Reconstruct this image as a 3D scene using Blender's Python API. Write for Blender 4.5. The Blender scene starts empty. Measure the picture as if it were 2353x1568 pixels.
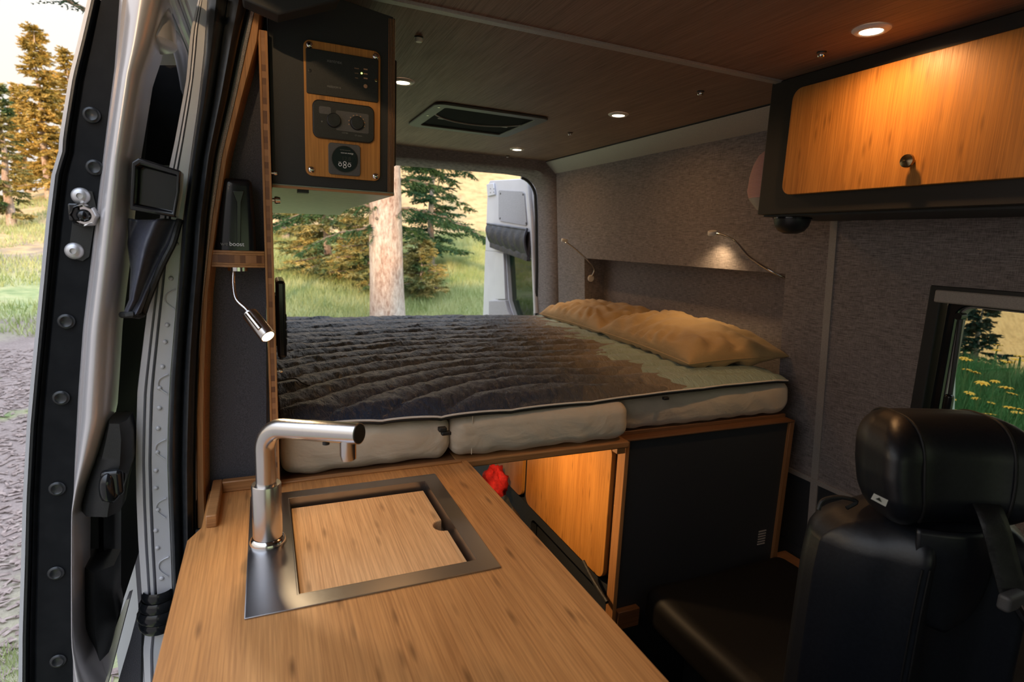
import bpy, bmesh, math, random
import numpy as np
from mathutils import Vector, Matrix, noise as mnoise
random.seed(7); rng = np.random.default_rng(7)
SC = bpy.context.scene; COL = SC.collection
PI = math.pi
# ---------------------------------------------------------------- camera
W_, H_, F_ = 2353.0, 1568.0, 1297.4
EYE = np.array([0.0, 0.0, 1.42])
yaw, pit, rol = 0.4151877, -0.1699064, 0.0434071
cy_, sy_, cp_, sp_ = math.cos(yaw), math.sin(yaw), math.cos(pit), math.sin(pit)
fw = np.array([sy_*cp_, cy_*cp_, sp_]); r0 = np.array([cy_, -sy_, 0.0]); u0 = np.cross(r0, fw)
rt = r0*math.cos(rol)+u0*math.sin(rol); up = -r0*math.sin(rol)+u0*math.cos(rol)
cam = bpy.data.cameras.new('camera'); camo = bpy.data.objects.new('camera', cam); COL.objects.link(camo)
cam.sensor_width = 36.0; cam.lens = F_*36.0/W_; cam.clip_start = 0.02; cam.clip_end = 2000
camo.matrix_world = Matrix(((rt[0], up[0], -fw[0], EYE[0]), (rt[1], up[1], -fw[1], EYE[1]), (rt[2], up[2], -fw[2], EYE[2]), (0, 0, 0, 1)))
cam.dof.use_dof = True; cam.dof.focus_distance = 1.3; cam.dof.aperture_fstop = 5.6
SC.camera = camo
# ---------------------------------------------------------------- sky, sun, exposure
SC.view_settings.view_transform = 'Standard'; SC.view_settings.look = 'None'
SC.view_settings.gamma = 1.0; SC.view_settings.exposure = 0.45; SC.view_settings.use_curve_mapping = False
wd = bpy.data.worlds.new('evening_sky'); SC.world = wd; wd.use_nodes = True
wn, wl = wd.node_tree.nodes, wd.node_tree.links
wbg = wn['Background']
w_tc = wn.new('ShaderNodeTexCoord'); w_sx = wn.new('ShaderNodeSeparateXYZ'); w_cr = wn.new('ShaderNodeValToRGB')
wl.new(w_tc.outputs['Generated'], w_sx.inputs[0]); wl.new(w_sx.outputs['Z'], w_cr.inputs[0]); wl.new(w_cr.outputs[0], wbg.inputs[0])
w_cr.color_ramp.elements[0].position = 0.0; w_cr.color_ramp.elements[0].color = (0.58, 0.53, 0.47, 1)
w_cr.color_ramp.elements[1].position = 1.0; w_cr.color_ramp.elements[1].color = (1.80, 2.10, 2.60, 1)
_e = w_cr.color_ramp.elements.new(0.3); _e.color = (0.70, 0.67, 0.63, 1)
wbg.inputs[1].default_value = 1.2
sun = bpy.data.lights.new('sun', 'SUN'); suno = bpy.data.objects.new('sun', sun); COL.objects.link(suno)
sun.energy = 3.6; sun.color = (1.0, 0.66, 0.34); sun.angle = math.radians(2.0)
suno.rotation_euler = Vector((0.35, 0.9, -0.15)).to_track_quat('-Z', 'Y').to_euler()
LAMP_W = 0.7          # each ceiling downlight, watts
LAMP_C = (1.0, 0.52, 0.20)
# ---------------------------------------------------------------- measuring helpers
def ray(px, py):
    return rt*((px-W_/2)/F_) - up*((py-H_/2)/F_) + fw
def at_x(px, py, X): d = ray(px, py); return EYE + d*(X/d[0])
def at_y(px, py, Y): d = ray(px, py); return EYE + d*(Y/d[1])
def at_z(px, py, Z): d = ray(px, py); return EYE + d*((Z-EYE[2])/d[2])
# ---------------------------------------------------------------- objects
def link(o): COL.objects.link(o); return o
def wloc(p):
    return Vector((0, 0, 0)) if p is None else wloc(p.parent) + Vector(p.location)
def tag(o, label=None, cat=None, group=None, kind=None):
    if label: o['label'] = label
    if cat: o['category'] = cat
    if group: o['group'] = group
    if kind: o['kind'] = kind
    return o
def thing(name, label, cat, loc=(0, 0, 0), group=None):
    o = bpy.data.objects.new(name, None); link(o); o.location = loc; o.empty_display_size = 0.05
    return tag(o, label, cat, group)
class B:
    def __init__(s): s.v = []; s.f = []
    def add(s, vs, fs):
        n = len(s.v); s.v += [tuple(map(float, p)) for p in vs]; s.f += [tuple(i+n for i in f) for f in fs]; return s
    def box(s, x0, x1, y0, y1, z0, z1):
        return s.add([(x, y, z) for x in (x0, x1) for y in (y0, y1) for z in (z0, z1)],
                     [(0, 1, 3, 2), (4, 6, 7, 5), (0, 4, 5, 1), (2, 3, 7, 6), (0, 2, 6, 4), (1, 5, 7, 3)])
    def hexa(s, p):   # 8 points: bottom ring 4, top ring 4
        return s.add(p, [(3, 2, 1, 0), (4, 5, 6, 7), (0, 1, 5, 4), (1, 2, 6, 5), (2, 3, 7, 6), (3, 0, 4, 7)])
    def prism(s, pts, ax, a0, a1):
        def m(p, a): return {'x': (a, p[0], p[1]), 'y': (p[0], a, p[1]), 'z': (p[0], p[1], a)}[ax]
        n = len(pts)
        return s.add([m(p, a0) for p in pts]+[m(p, a1) for p in pts],
                     [tuple(range(n))[::-1], tuple(range(n, 2*n))]+[(i, (i+1) % n, n+(i+1) % n, n+i) for i in range(n)])
    def ring(s, outer, inner, ax, a0, a1):
        def m(p, a): return {'x': (a, p[0], p[1]), 'y': (p[0], a, p[1]), 'z': (p[0], p[1], a)}[ax]
        n = len(outer)
        vs = [m(p, a0) for p in outer]+[m(p, a0) for p in inner]+[m(p, a1) for p in outer]+[m(p, a1) for p in inner]
        fs = []
        for i in range(n):
            j = (i+1) % n
            fs += [(i, j, n+j, n+i), (2*n+i, 3*n+i, 3*n+j, 2*n+j), (i, 2*n+i, 2*n+j, j), (n+i, n+j, 3*n+j, 3*n+i)]
        return s.add(vs, fs)
    def tube(s, path, r, n=12, cap=True, flat=None):
        path = [Vector(p) for p in path]; m = len(path)
        rs = r if isinstance(r, (list, tuple)) else [r]*m
        vs = []; ref = None
        for i, p in enumerate(path):
            t = (path[min(i+1, m-1)]-path[max(i-1, 0)]).normalized()
            if ref is None:
                ref = t.orthogonal().normalized()
            ref = (ref-t*ref.dot(t)).normalized(); bn = t.cross(ref)
            for k in range(n):
                a = 2*PI*k/n; vs.append(p+(ref*math.cos(a)+bn*math.sin(a))*rs[i])
        fs = [(i*n+k, i*n+(k+1) % n, (i+1)*n+(k+1) % n, (i+1)*n+k) for i in range(m-1) for k in range(n)]
        if cap: fs += [tuple(range(n))[::-1], tuple(range((m-1)*n, m*n))]
        return s.add(vs, fs)
    def cyl(s, p0, p1, r0, r1=None, n=24): return s.tube([p0, p1], [r0, r0 if r1 is None else r1], n)
    def lathe(s, prof, org, axis=(0, 0, 1), n=28):
        ax = Vector(axis).normalized(); e = ax.orthogonal().normalized(); g = ax.cross(e); o = Vector(org)
        m = len(prof); vs = [o+ax*h+(e*math.cos(2*PI*k/n)+g*math.sin(2*PI*k/n))*max(r, 1e-5) for r, h in prof for k in range(n)]
        fs = [(i*n+k, i*n+(k+1) % n, (i+1)*n+(k+1) % n, (i+1)*n+k) for i in range(m-1) for k in range(n)]
        return s.add(vs, fs)
    def grid(s, fn, nu, nv, closed_u=False):
        vs = [fn(i/(nu if closed_u else nu-1), j/(nv-1)) for j in range(nv) for i in range(nu)]
        fs = [(j*nu+i, j*nu+(i+1) % nu, (j+1)*nu+(i+1) % nu, (j+1)*nu+i) for j in range(nv-1) for i in range(nu if closed_u else nu-1)]
        return s.add(vs, fs)
    def cushion(s, c, h, r, n=9, fn=None):
        # rounded box, edge-loaded sampling
        def smp(hh):
            core = max(hh-r, 0.0)
            e = [core+r*math.sin(a*PI/2/4)*0+r*(1-math.cos(a*PI/2/4)) for a in range(1, 5)]
            mid = [core*(-1+2*i/(n-1)) for i in range(n)]
            return [-x for x in e[::-1]]+mid+e
        S = [smp(h[i]) for i in range(3)]
        for ax in range(3):
            a, b = (ax+1) % 3, (ax+2) % 3
            for sg in (-1, 1):
                vs = []
                for vb in S[b]:
                    for va in S[a]:
                        p = [0, 0, 0]; p[ax] = sg*h[ax]; p[a] = va; p[b] = vb
                        q = [max(-(h[i]-r), min(h[i]-r, p[i])) for i in range(3)]
                        d = Vector([p[i]-q[i] for i in range(3)])
                        d = d.normalized()*r if d.length > 1e-9 else d
                        P = Vector(q)+d
                        if fn: P = fn(P)
                        vs.append(P+Vector(c))
                na = len(S[a]); nb = len(S[b])
                fs = [(j*na+i, j*na+i+1, (j+1)*na+i+1, (j+1)*na+i) for j in range(nb-1) for i in range(na-1)]
                if sg < 0: fs = [f[::-1] for f in fs]
                s.add(vs, fs)
        return s
    def build(s, name, mat, parent=None, org=None, sm=35, bevel=0, weld=0, seg=2):
        o0 = wloc(parent) if parent is not None else Vector(org or (0, 0, 0))
        me = bpy.data.meshes.new(name)
        me.from_pydata([(p[0]-o0.x, p[1]-o0.y, p[2]-o0.z) for p in s.v], [], s.f)
        if weld:
            bm = bmesh.new(); bm.from_mesh(me); bmesh.ops.remove_doubles(bm, verts=bm.verts, dist=weld); bm.to_mesh(me); bm.free()
        bm = bmesh.new(); bm.from_mesh(me); bmesh.ops.recalc_face_normals(bm, faces=bm.faces); bm.to_mesh(me); bm.free()
        if sm:
            me.shade_smooth()
            try: me.set_sharp_from_angle(angle=math.radians(sm))
            except Exception: pass
        me.materials.append(mat)
        ob = bpy.data.objects.new(name, me); link(ob)
        if parent is not None: ob.parent = parent
        else: ob.location = o0
        if bevel:
            md = ob.modifiers.new('bevel', 'BEVEL'); md.width = bevel; md.segments = seg; md.limit_method = 'ANGLE'; md.angle_limit = math.radians(40)
            md.harden_normals = False
        return ob
def struct(name, b, mat, parent=None, **k):
    o = b.build(name, mat, parent, **k)
    if parent is None: o['kind'] = 'structure'
    return o
def copy_tree(o, parent=None):
    c = o.copy(); COL.objects.link(c); c.parent = parent
    for ch in [x for x in bpy.data.objects if x.parent == o]: copy_tree(ch, c)
    return c
def rrect(x0, x1, y0, y1, r, n=5):
    pts = []
    for cx, cy, a in ((x1-r, y1-r, 0), (x0+r, y1-r, 90), (x0+r, y0+r, 180), (x1-r, y0+r, 270)):
        for k in range(n+1):
            t = math.radians(a+90*k/n); pts.append((cx+r*math.cos(t), cy+r*math.sin(t)))
    return pts
def smooth_path(pts, n=6):
    P = [Vector(p) for p in pts]; out = []
    for i in range(len(P)-1):
        p0, p1, p2, p3 = P[max(i-1, 0)], P[i], P[i+1], P[min(i+2, len(P)-1)]
        for k in range(n):
            t = k/n
            out.append(0.5*((2*p1)+(p2-p0)*t+(2*p0-5*p1+4*p2-p3)*t*t+(3*p1-p0-3*p2+p3)*t**3))
    out.append(P[-1]); return out
def text(s, name, size, M, mat, parent, ext=0.0002):
    cu = bpy.data.curves.new(name, 'FONT'); cu.body = s; cu.size = size; cu.align_x = 'CENTER'; cu.align_y = 'CENTER'; cu.extrude = ext
    tmp = bpy.data.objects.new('t', cu); link(tmp); bpy.context.view_layer.update()
    me = bpy.data.meshes.new_from_object(tmp.evaluated_get(bpy.context.evaluated_depsgraph_get())); bpy.data.objects.remove(tmp); bpy.data.curves.remove(cu)
    me.materials.clear(); me.materials.append(mat); me.name = name
    o = bpy.data.objects.new(name, me); link(o); o.parent = parent
    o.matrix_local = Matrix.Translation(-wloc(parent)) @ M
    return o
# ---------------------------------------------------------------- materials
def base(name, col, rough=0.5, metal=0.0, **k):
    m = bpy.data.materials.new(name); m.use_nodes = True; p = m.node_tree.nodes['Principled BSDF']
    p.inputs['Base Color'].default_value = (*col, 1); p.inputs['Roughness'].default_value = rough; p.inputs['Metallic'].default_value = metal
    for kk, v in k.items(): p.inputs[kk.replace('_', ' ')].default_value = v
    return m
class N:
    def __init__(s, m): s.m = m; s.n = m.node_tree.nodes; s.l = m.node_tree.links; s.p = s.n['Principled BSDF']
    def coords(s, sc, kind='Object', loc=(0, 0, 0), rot=(0, 0, 0)):
        t = s.n.new('ShaderNodeTexCoord'); mp = s.n.new('ShaderNodeMapping')
        mp.inputs['Scale'].default_value = sc; mp.inputs['Location'].default_value = loc; mp.inputs['Rotation'].default_value = rot
        s.l.new(t.outputs[kind], mp.inputs[0]); return mp.outputs[0]
    def noise(s, v, scale=1, det=3, rough=0.55, dist=0.0):
        n = s.n.new('ShaderNodeTexNoise'); n.inputs['Scale'].default_value = scale; n.inputs['Detail'].default_value = det
        n.inputs['Roughness'].default_value = rough; n.inputs['Distortion'].default_value = dist; s.l.new(v, n.inputs['Vector']); return n.outputs['Fac']
    def voro(s, v, scale=1, feat='F1', out='Distance'):
        n = s.n.new('ShaderNodeTexVoronoi'); n.feature = feat; n.inputs['Scale'].default_value = scale; s.l.new(v, n.inputs['Vector']); return n.outputs[out]
    def ramp(s, f, stops, interp='LINEAR'):
        r = s.n.new('ShaderNodeValToRGB'); r.color_ramp.interpolation = interp; e = r.color_ramp.elements
        while len(e) < len(stops): e.new(0.5)
        for i, (p, c) in enumerate(stops):
            e[i].position = p; e[i].color = (*c, 1) if len(c) == 3 else c
        s.l.new(f, r.inputs[0]); return r.outputs[0]
    def mix(s, f, a, b, mode='MIX'):
        x = s.n.new('ShaderNodeMix'); x.data_type = 'RGBA'; x.blend_type = mode
        for sock, v in ((x.inputs[0], f), (x.inputs[6], a), (x.inputs[7], b)):
            if hasattr(v, 'links') or hasattr(v, 'is_linked'): s.l.new(v, sock)
            elif isinstance(v, (int, float)): sock.default_value = v
            else: sock.default_value = (*v, 1)
        return x.outputs[2]
    def math(s, op, a, b=0.0):
        x = s.n.new('ShaderNodeMath'); x.operation = op
        for i, v in enumerate((a, b)):
            if hasattr(v, 'is_linked'): s.l.new(v, x.inputs[i])
            else: x.inputs[i].default_value = v
        return x.outputs[0]
    def sep(s, v):
        x = s.n.new('ShaderNodeSeparateXYZ'); s.l.new(v, x.inputs[0]); return x.outputs
    def color(s, c): s.l.new(c, s.p.inputs['Base Color'])
    def rough(s, c): s.l.new(c, s.p.inputs['Roughness'])
    def bump(s, h, st=0.3, d=0.002):
        b = s.n.new('ShaderNodeBump'); b.inputs['Strength'].default_value = st; b.inputs['Distance'].default_value = d
        s.l.new(h, b.inputs['Height']); s.l.new(b.outputs[0], s.p.inputs['Normal'])
def g3(v): return (v, v, v)
def bamboo(name, ax, dark, light, knot=0.5, rough=0.42):
    """bamboo strips running along axis ax; narrow laminations, fine fibre and node marks"""
    m = base(name, light, rough); n = N(m)
    def sc(ac, al): return tuple(al if 'xyz'[i] == ax else ac for i in range(3))
    lam = n.noise(n.coords(sc(48, 0.9)), 1, 1.5)
    fib = n.noise(n.coords(sc(420, 7)), 1, 3, 0.7)
    big = n.noise(n.coords(sc(7, 2)), 1, 2)
    c = n.ramp(lam, [(0.32, dark), (0.68, light)])
    c = n.mix(0.55, c, n.ramp(fib, [(0.36, tuple(x*0.62 for x in dark)), (0.62, tuple(min(1, x*1.18) for x in light))]))
    c = n.mix(0.30, c, n.ramp(big, [(0.35, tuple(x*0.8 for x in dark)), (0.65, light)]))
    v = n.voro(n.coords(sc(46, 9.5)), 1)
    kn = n.ramp(v, [(0.05, g3(1)), (0.24, g3(0))])
    c = n.mix(n.math('MULTIPLY', kn, knot), c, tuple(x*0.42 for x in dark))
    n.color(c); n.bump(fib, 0.12, 0.001)
    n.rough(n.ramp(fib, [(0.3, g3(rough+0.1)), (0.7, g3(rough-0.06))]))
    return m
def fabric(name, dark, light, sc=900, rough=0.95, bump=0.5):
    m = base(name, light, rough); n = N(m)
    a = n.noise(n.coords((sc*.06, sc*0.045, sc)), 1, 2, 0.6)
    a2 = n.noise(n.coords((sc*.9, sc*0.9, sc*0.05)), 1, 2, 0.6)
    f = n.math('ADD', n.math('MULTIPLY', a, 0.62), n.math('MULTIPLY', a2, 0.38))
    n.color(n.ramp(f, [(0.38, dark), (0.60, light)])); n.bump(f, bump, 0.0015)
    m.node_tree.nodes['Principled BSDF'].inputs['Specular IOR Level'].default_value = 0.15
    return m
def speck(name, c0, c1, sc, rough=0.6, metal=0.0, bump=0.2, d=0.001, det=3, **k):
    m = base(name, c1, rough, metal, **k); n = N(m); f = n.noise(n.coords((sc, sc, sc)), 1, det, 0.6)
    n.color(n.ramp(f, [(0.35, c0), (0.65, c1)]))
    if bump: n.bump(f, bump, d)
    return m
def brushed(name, col, rough, st, sc=(300, 300, 6)):
    m = base(name, col, rough, 1.0); n = N(m); f = n.noise(n.coords(sc), 1, 3)
    n.rough(n.ramp(f, [(0.3, g3(rough*0.92)), (0.7, g3(rough*1.1))]))
    if st: n.bump(f, st, 0.0006)
    return m
def emit(name, col, st):
    m = base(name, col, 0.4); p = m.node_tree.nodes['Principled BSDF']
    p.inputs['Emission Color'].default_value = (*col, 1); p.inputs['Emission Strength'].default_value = st; return m
M = {}
M['worktop'] = bamboo('bamboo_worktop', 'y', (0.39, 0.155, 0.042), (0.60, 0.285, 0.095), 0.8)
M['lid'] = bamboo('bamboo_board', 'y', (0.57, 0.295, 0.125), (0.76, 0.45, 0.22), 0.7, 0.5)
M['bam_z'] = bamboo('bamboo_upright', 'z', (0.36, 0.135, 0.022), (0.56, 0.25, 0.055), 0.55, 0.4)
M['bam_x'] = bamboo('bamboo_cross', 'x', (0.27, 0.115, 0.035), (0.42, 0.20, 0.075), 0.2)
M['bam_edge'] = bamboo('bamboo_edge', 'z', (0.30, 0.125, 0.035), (0.48, 0.225, 0.08), 0.2)
M['bam_edge_shade'] = bamboo('bamboo_edge_shaded', 'z', (0.17, 0.075, 0.026), (0.28, 0.13, 0.05), 0.2)  # darker copy of the bamboo edge, shade put into the colour
M['bam_dark'] = bamboo('bamboo_dark', 'x', (0.13, 0.055, 0.02), (0.22, 0.10, 0.04), 0.2)
def blocks(name, ax, size):
    m = base(name, (0.3, 0.15, 0.07), 0.5); n = N(m); o = n.sep(n.coords((1/size,)*3))['XYZ'.index(ax.upper())]
    w = n.n.new('ShaderNodeTexWhiteNoise'); w.noise_dimensions = '1D'; n.l.new(n.math('FLOOR', o), w.inputs['W'])
    n.color(n.ramp(w.outputs['Value'], [(0.0, (0.12, 0.045, 0.018)), (1.0, (0.36, 0.165, 0.065))])); return m
M['ply_z'] = blocks('bamboo_core_upright', 'z', 0.011); M['ply_x'] = blocks('bamboo_core_cross', 'x', 0.009)
M['ceil'] = bamboo('ceiling_veneer', 'y', (0.170, 0.092, 0.062), (0.285, 0.168, 0.118), 0.12, 0.6)
M['wall_fab'] = fabric('heather_wall_fabric', (0.125, 0.107, 0.105), (0.315, 0.278, 0.27), 760, 0.95, 0.25)
M['trimgrey'] = speck('grey_vinyl_trim', (0.30, 0.27, 0.25), (0.34, 0.31, 0.29), 200, 0.45, 0, 0.1)
M['cornice'] = speck('satin_grey_lining', (0.32, 0.29, 0.27), (0.40, 0.36, 0.33), 400, 0.5, 0, 0.2)
M['dark_panel'] = speck('dark_grey_liner', (0.018, 0.020, 0.023), (0.030, 0.033, 0.037), 500, 0.6)
M['black_lam'] = speck('black_laminate', (0.010, 0.011, 0.012), (0.020, 0.021, 0.022), 900, 0.55, 0, 0.3)
M['brown_lam'] = speck('black_brown_laminate', (0.013, 0.011, 0.009), (0.022, 0.018, 0.014), 600, 0.5, 0, 0.2)
M['under'] = speck('underside_outdoor_green', (0.14, 0.17, 0.13), (0.21, 0.245, 0.19), 60, 0.35, 0, 0.1)  # green light from outdoors painted into the underside's colour
M['pillarfab'] = speck('charcoal_felt', (0.045, 0.045, 0.055), (0.095, 0.095, 0.11), 700, 0.95, 0, 0.5)
M['greyfelt'] = speck('grey_felt', (0.26, 0.25, 0.26), (0.55, 0.53, 0.54), 600, 0.95, 0, 0.5)
M['rubber'] = speck('black_rubber_seal', (0.010, 0.012, 0.014), (0.018, 0.020, 0.023), 90, 0.33, 0, 0.1)
M['matteblack'] = base('matte_black_liner', (0.010, 0.011, 0.013), 0.9, 0.0, Specular_IOR_Level=0.08)
M['plastic'] = speck('black_plastic', (0.010, 0.011, 0.012), (0.018, 0.019, 0.020), 600, 0.42, 0, 0.15)
M['gloss'] = base('gloss_black', (0.008, 0.009, 0.011), 0.16)
M['paint'] = speck('silver_body_paint', (0.60, 0.60, 0.64), (0.68, 0.68, 0.72), 3, 0.34, 0.15, 0.0)
M['paint_dark'] = speck('silver_frame_paint', (0.60, 0.57, 0.58), (0.66, 0.63, 0.64), 3, 0.28, 0.4, 0.0)  # slightly warmer, more metallic silver for the sliding door frame
M['doorblack'] = speck('door_black_paint', (0.006, 0.007, 0.009), (0.010, 0.011, 0.013), 30, 0.6, 0, 0.1, Specular_IOR_Level=0.14)
M['steel'] = brushed('brushed_steel', (0.62, 0.59, 0.57), 0.24, 0.12)
M['sinksteel'] = brushed('sink_steel', (0.36, 0.355, 0.37), 0.30, 0.0, (500, 500, 500))
M['boltzinc'] = base('zinc_bolt', (0.62, 0.61, 0.62), 0.42, 0.7)
M['chrome'] = base('chrome', (0.72, 0.70, 0.68), 0.12, 1.0)
M['bronze'] = base('dark_bronze', (0.30, 0.22, 0.13), 0.22, 1.0)
M['leather'] = speck('black_leather', (0.005, 0.0065, 0.010), (0.009, 0.011, 0.016), 160, 0.40, 0, 0.25, 0.0008, 4)
M['bench'] = speck('black_brown_vinyl', (0.005, 0.0045, 0.004), (0.008, 0.007, 0.006), 220, 0.55, 0, 0.2, 0.0006, 4)
M['bench'].node_tree.nodes['Principled BSDF'].inputs['Specular IOR Level'].default_value = 0.25
M['thread'] = base('seam_thread', (0.003, 0.003, 0.004), 0.6)
M['white'] = base('white_plastic', (0.75, 0.72, 0.68), 0.4)
M['whitepaint'] = base('white_lettering', (0.75, 0.75, 0.78), 0.5)
M['greyprint'] = base('grey_lettering', (0.16, 0.16, 0.155), 0.5)
M['greypanel'] = speck('grey_instrument_face', (0.07, 0.068, 0.07), (0.085, 0.083, 0.085), 700, 0.5)
M['tanprint'] = base('tan_label', (0.42, 0.24, 0.13), 0.5)
M['lcd'] = base('lcd_glass', (0.012, 0.020, 0.021), 0.12)
M['ledgreen'] = emit('green_led', (0.75, 1.0, 0.12), 4)
M['lamp'] = emit('lamp_diffuser', (1.0, 0.80, 0.55), 9)
M['spot'] = emit('spot_lens', (1.0, 0.80, 0.50), 14)
M['red'] = speck('red_cloth', (0.42, 0.010, 0.012), (0.80, 0.03, 0.03), 40, 0.8, 0, 0.4, 0.004)
M['bagblack'] = speck('black_bag_nylon', (0.006, 0.007, 0.007), (0.015, 0.016, 0.016), 60, 0.55, 0, 0.5, 0.004)
M['pink'] = base('pink_ribbed_knit', (0.55, 0.33, 0.33), 0.9)
_n = N(M['pink']); _w = _n.n.new('ShaderNodeTexWave'); _w.bands_direction = 'Z'; _w.inputs['Scale'].default_value = 75; _n.l.new(_n.coords((1, 1, 1)), _w.inputs['Vector'])
_n.color(_n.ramp(_w.outputs['Fac'], [(0.2, (0.36, 0.20, 0.20)), (0.7, (0.60, 0.38, 0.38))])); _n.bump(_w.outputs['Fac'], 0.5, 0.002)
# bedding
def sheetmat(name, c0, c1):
    m = base(name, c1, 0.8); n = N(m)
    wr = n.noise(n.coords((9, 5, 14)), 1, 4, 0.55, 0.35); fine = n.noise(n.coords((900, 900, 900)), 1, 2)
    n.color(n.mix(0.3, n.ramp(wr, [(0.3, c0), (0.7, c1)]), n.ramp(fine, [(0.3, c0), (0.7, c1)]))); n.bump(wr, 0.6, 0.016)
    m.node_tree.nodes['Principled BSDF'].inputs['Sheen Weight'].default_value = 0.15
    return m
M['sheet'] = sheetmat('beige_sheet', (0.56, 0.475, 0.36), (0.64, 0.55, 0.43))
M['pillow'] = sheetmat('mustard_cotton', (0.37, 0.235, 0.10), (0.50, 0.335, 0.155))
_m = base('printed_quilt_nylon', (0.02, 0.022, 0.028), 0.42); n = N(_m)
_co = n.coords((1, 1, 1), 'Object'); _x = n.sep(_co); _nz = n.noise(n.coords((2.2, 7.0, 1), rot=(0, 0, 0.3)), 1, 2.5, 0.6, 0.6)
_t = n.math('ADD', n.math('SUBTRACT', _x[0], n.math('MULTIPLY', _x[1], 0.22)), n.math('MULTIPLY', n.math('SUBTRACT', _nz, 0.58), 0.50))
n.color(n.ramp(_t, [(0.0, (0.016, 0.030, 0.062)), (0.30, (0.020, 0.033, 0.062)), (0.55, (0.031, 0.041, 0.062)), (0.66, (0.052, 0.057, 0.068)), (0.75, (0.095, 0.084, 0.072)), (0.84, (0.145, 0.122, 0.095)), (0.92, (0.22, 0.18, 0.132)), (1.00, (0.36, 0.295, 0.21)), (1.06, (0.28, 0.29, 0.23)), (1.12, (0.33, 0.43, 0.38))], 'CONSTANT'))
_wr = n.noise(n.coords((60, 26, 30), rot=(0, 0, 0.75)), 1, 4, 0.65, 1.2); n.bump(_wr, 0.9, 0.010)
n.rough(n.ramp(_wr, [(0.3, g3(0.30)), (0.7, g3(0.42))]))
_m.node_tree.nodes['Principled BSDF'].inputs['Sheen Weight'].default_value = 0.08; _m.node_tree.nodes['Principled BSDF'].inputs['Specular IOR Level'].default_value = 0.32; _m.node_tree.nodes['Principled BSDF'].inputs['Sheen Tint'].default_value = (0.75, 0.85, 1, 1)
M['quilt'] = _m
M['piping'] = base('white_piping', (0.72, 0.68, 0.62), 0.7)
M['pouch'] = speck('black_quilted_nylon', (0.016, 0.017, 0.022), (0.030, 0.032, 0.040), 60, 0.5, 0, 0.5, 0.006)
M['flap'] = sheetmat('black_window_cover', (0.035, 0.038, 0.060), (0.060, 0.065, 0.095)); M['flap'].node_tree.nodes['Principled BSDF'].inputs['Roughness'].default_value = 0.42
# glass
M['glass'] = base('tinted_window_glass', (0.80, 0.84, 0.80), 0.0, 0.0, Transmission_Weight=1.0, IOR=1.45)
def thin_glass(name, tint, refl):
    m = bpy.data.materials.new(name); m.use_nodes = True; nt = m.node_tree; nt.nodes.clear()
    o = nt.nodes.new('ShaderNodeOutputMaterial'); mx = nt.nodes.new('ShaderNodeMixShader'); t = nt.nodes.new('ShaderNodeBsdfTransparent'); g = nt.nodes.new('ShaderNodeBsdfGlossy')
    t.inputs[0].default_value = (*tint, 1); g.inputs['Roughness'].default_value = 0.02; mx.inputs[0].default_value = refl
    nt.links.new(t.outputs[0], mx.inputs[1]); nt.links.new(g.outputs[0], mx.inputs[2]); nt.links.new(mx.outputs[0], o.inputs[0]); return m
M['glass'] = thin_glass('tinted_window_glass', (0.62, 0.66, 0.62), 0.05)
M['rearglass'] = thin_glass('dark_privacy_glass', (0.10, 0.16, 0.12), 0.12)
# outdoors
def foliage(name, a, b):
    m = base(name, b, 0.75); n = N(m); f = n.noise(n.coords((1.3, 1.3, 2.2)), 1, 3, 0.6)
    n.color(n.ramp(f, [(0.35, a), (0.62, b)])); n.p.inputs['Specular IOR Level'].default_value = 0.15; return m
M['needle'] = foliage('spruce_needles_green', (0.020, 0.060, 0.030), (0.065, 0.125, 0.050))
M['needle_gold'] = foliage('spruce_needles_sungold', (0.26, 0.21, 0.05), (0.60, 0.42, 0.13))  # gold of the low sun painted into the needle colour
M['needle_mix'] = foliage('spruce_needles_part_sun', (0.06, 0.12, 0.05), (0.46, 0.36, 0.13))  # green needles with sunlit gold painted in patches
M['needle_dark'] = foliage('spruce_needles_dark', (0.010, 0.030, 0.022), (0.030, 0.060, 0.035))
M['bark'] = speck('spruce_bark', (0.17, 0.105, 0.085), (0.52, 0.43, 0.38), 9, 0.9, 0, 0.8, 0.03, 6)
n = N(M['bark']); _f = n.noise(n.coords((26, 26, 9)), 1, 5, 0.7); _f2 = n.noise(n.coords((3, 3, 1.2)), 1, 2)
n.color(n.mix(0.45, n.ramp(_f, [(0.36, (0.18, 0.10, 0.08)), (0.5, (0.52, 0.41, 0.37)), (0.66, (0.80, 0.73, 0.70))]), n.ramp(_f2, [(0.4, (0.48, 0.31, 0.25)), (0.6, (0.72, 0.65, 0.62))]))); n.bump(_f, 0.9, 0.03)
M['twig'] = speck('grey_twig', (0.12, 0.09, 0.07), (0.24, 0.19, 0.16), 20, 0.9)
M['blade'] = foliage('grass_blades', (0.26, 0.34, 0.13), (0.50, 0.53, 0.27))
M['blade_shade'] = foliage('shaded_grass_blades', (0.05, 0.16, 0.05), (0.13, 0.27, 0.09))  # darker grass copy with the shade put into its green
M['petal'] = base('yellow_petals', (0.85, 0.45, 0.03), 0.6)
M['stem'] = base('green_stem', (0.10, 0.20, 0.06), 0.7)
M['chips'] = speck('wood_chips', (0.18, 0.13, 0.115), (0.36, 0.28, 0.25), 25, 0.95)
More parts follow.
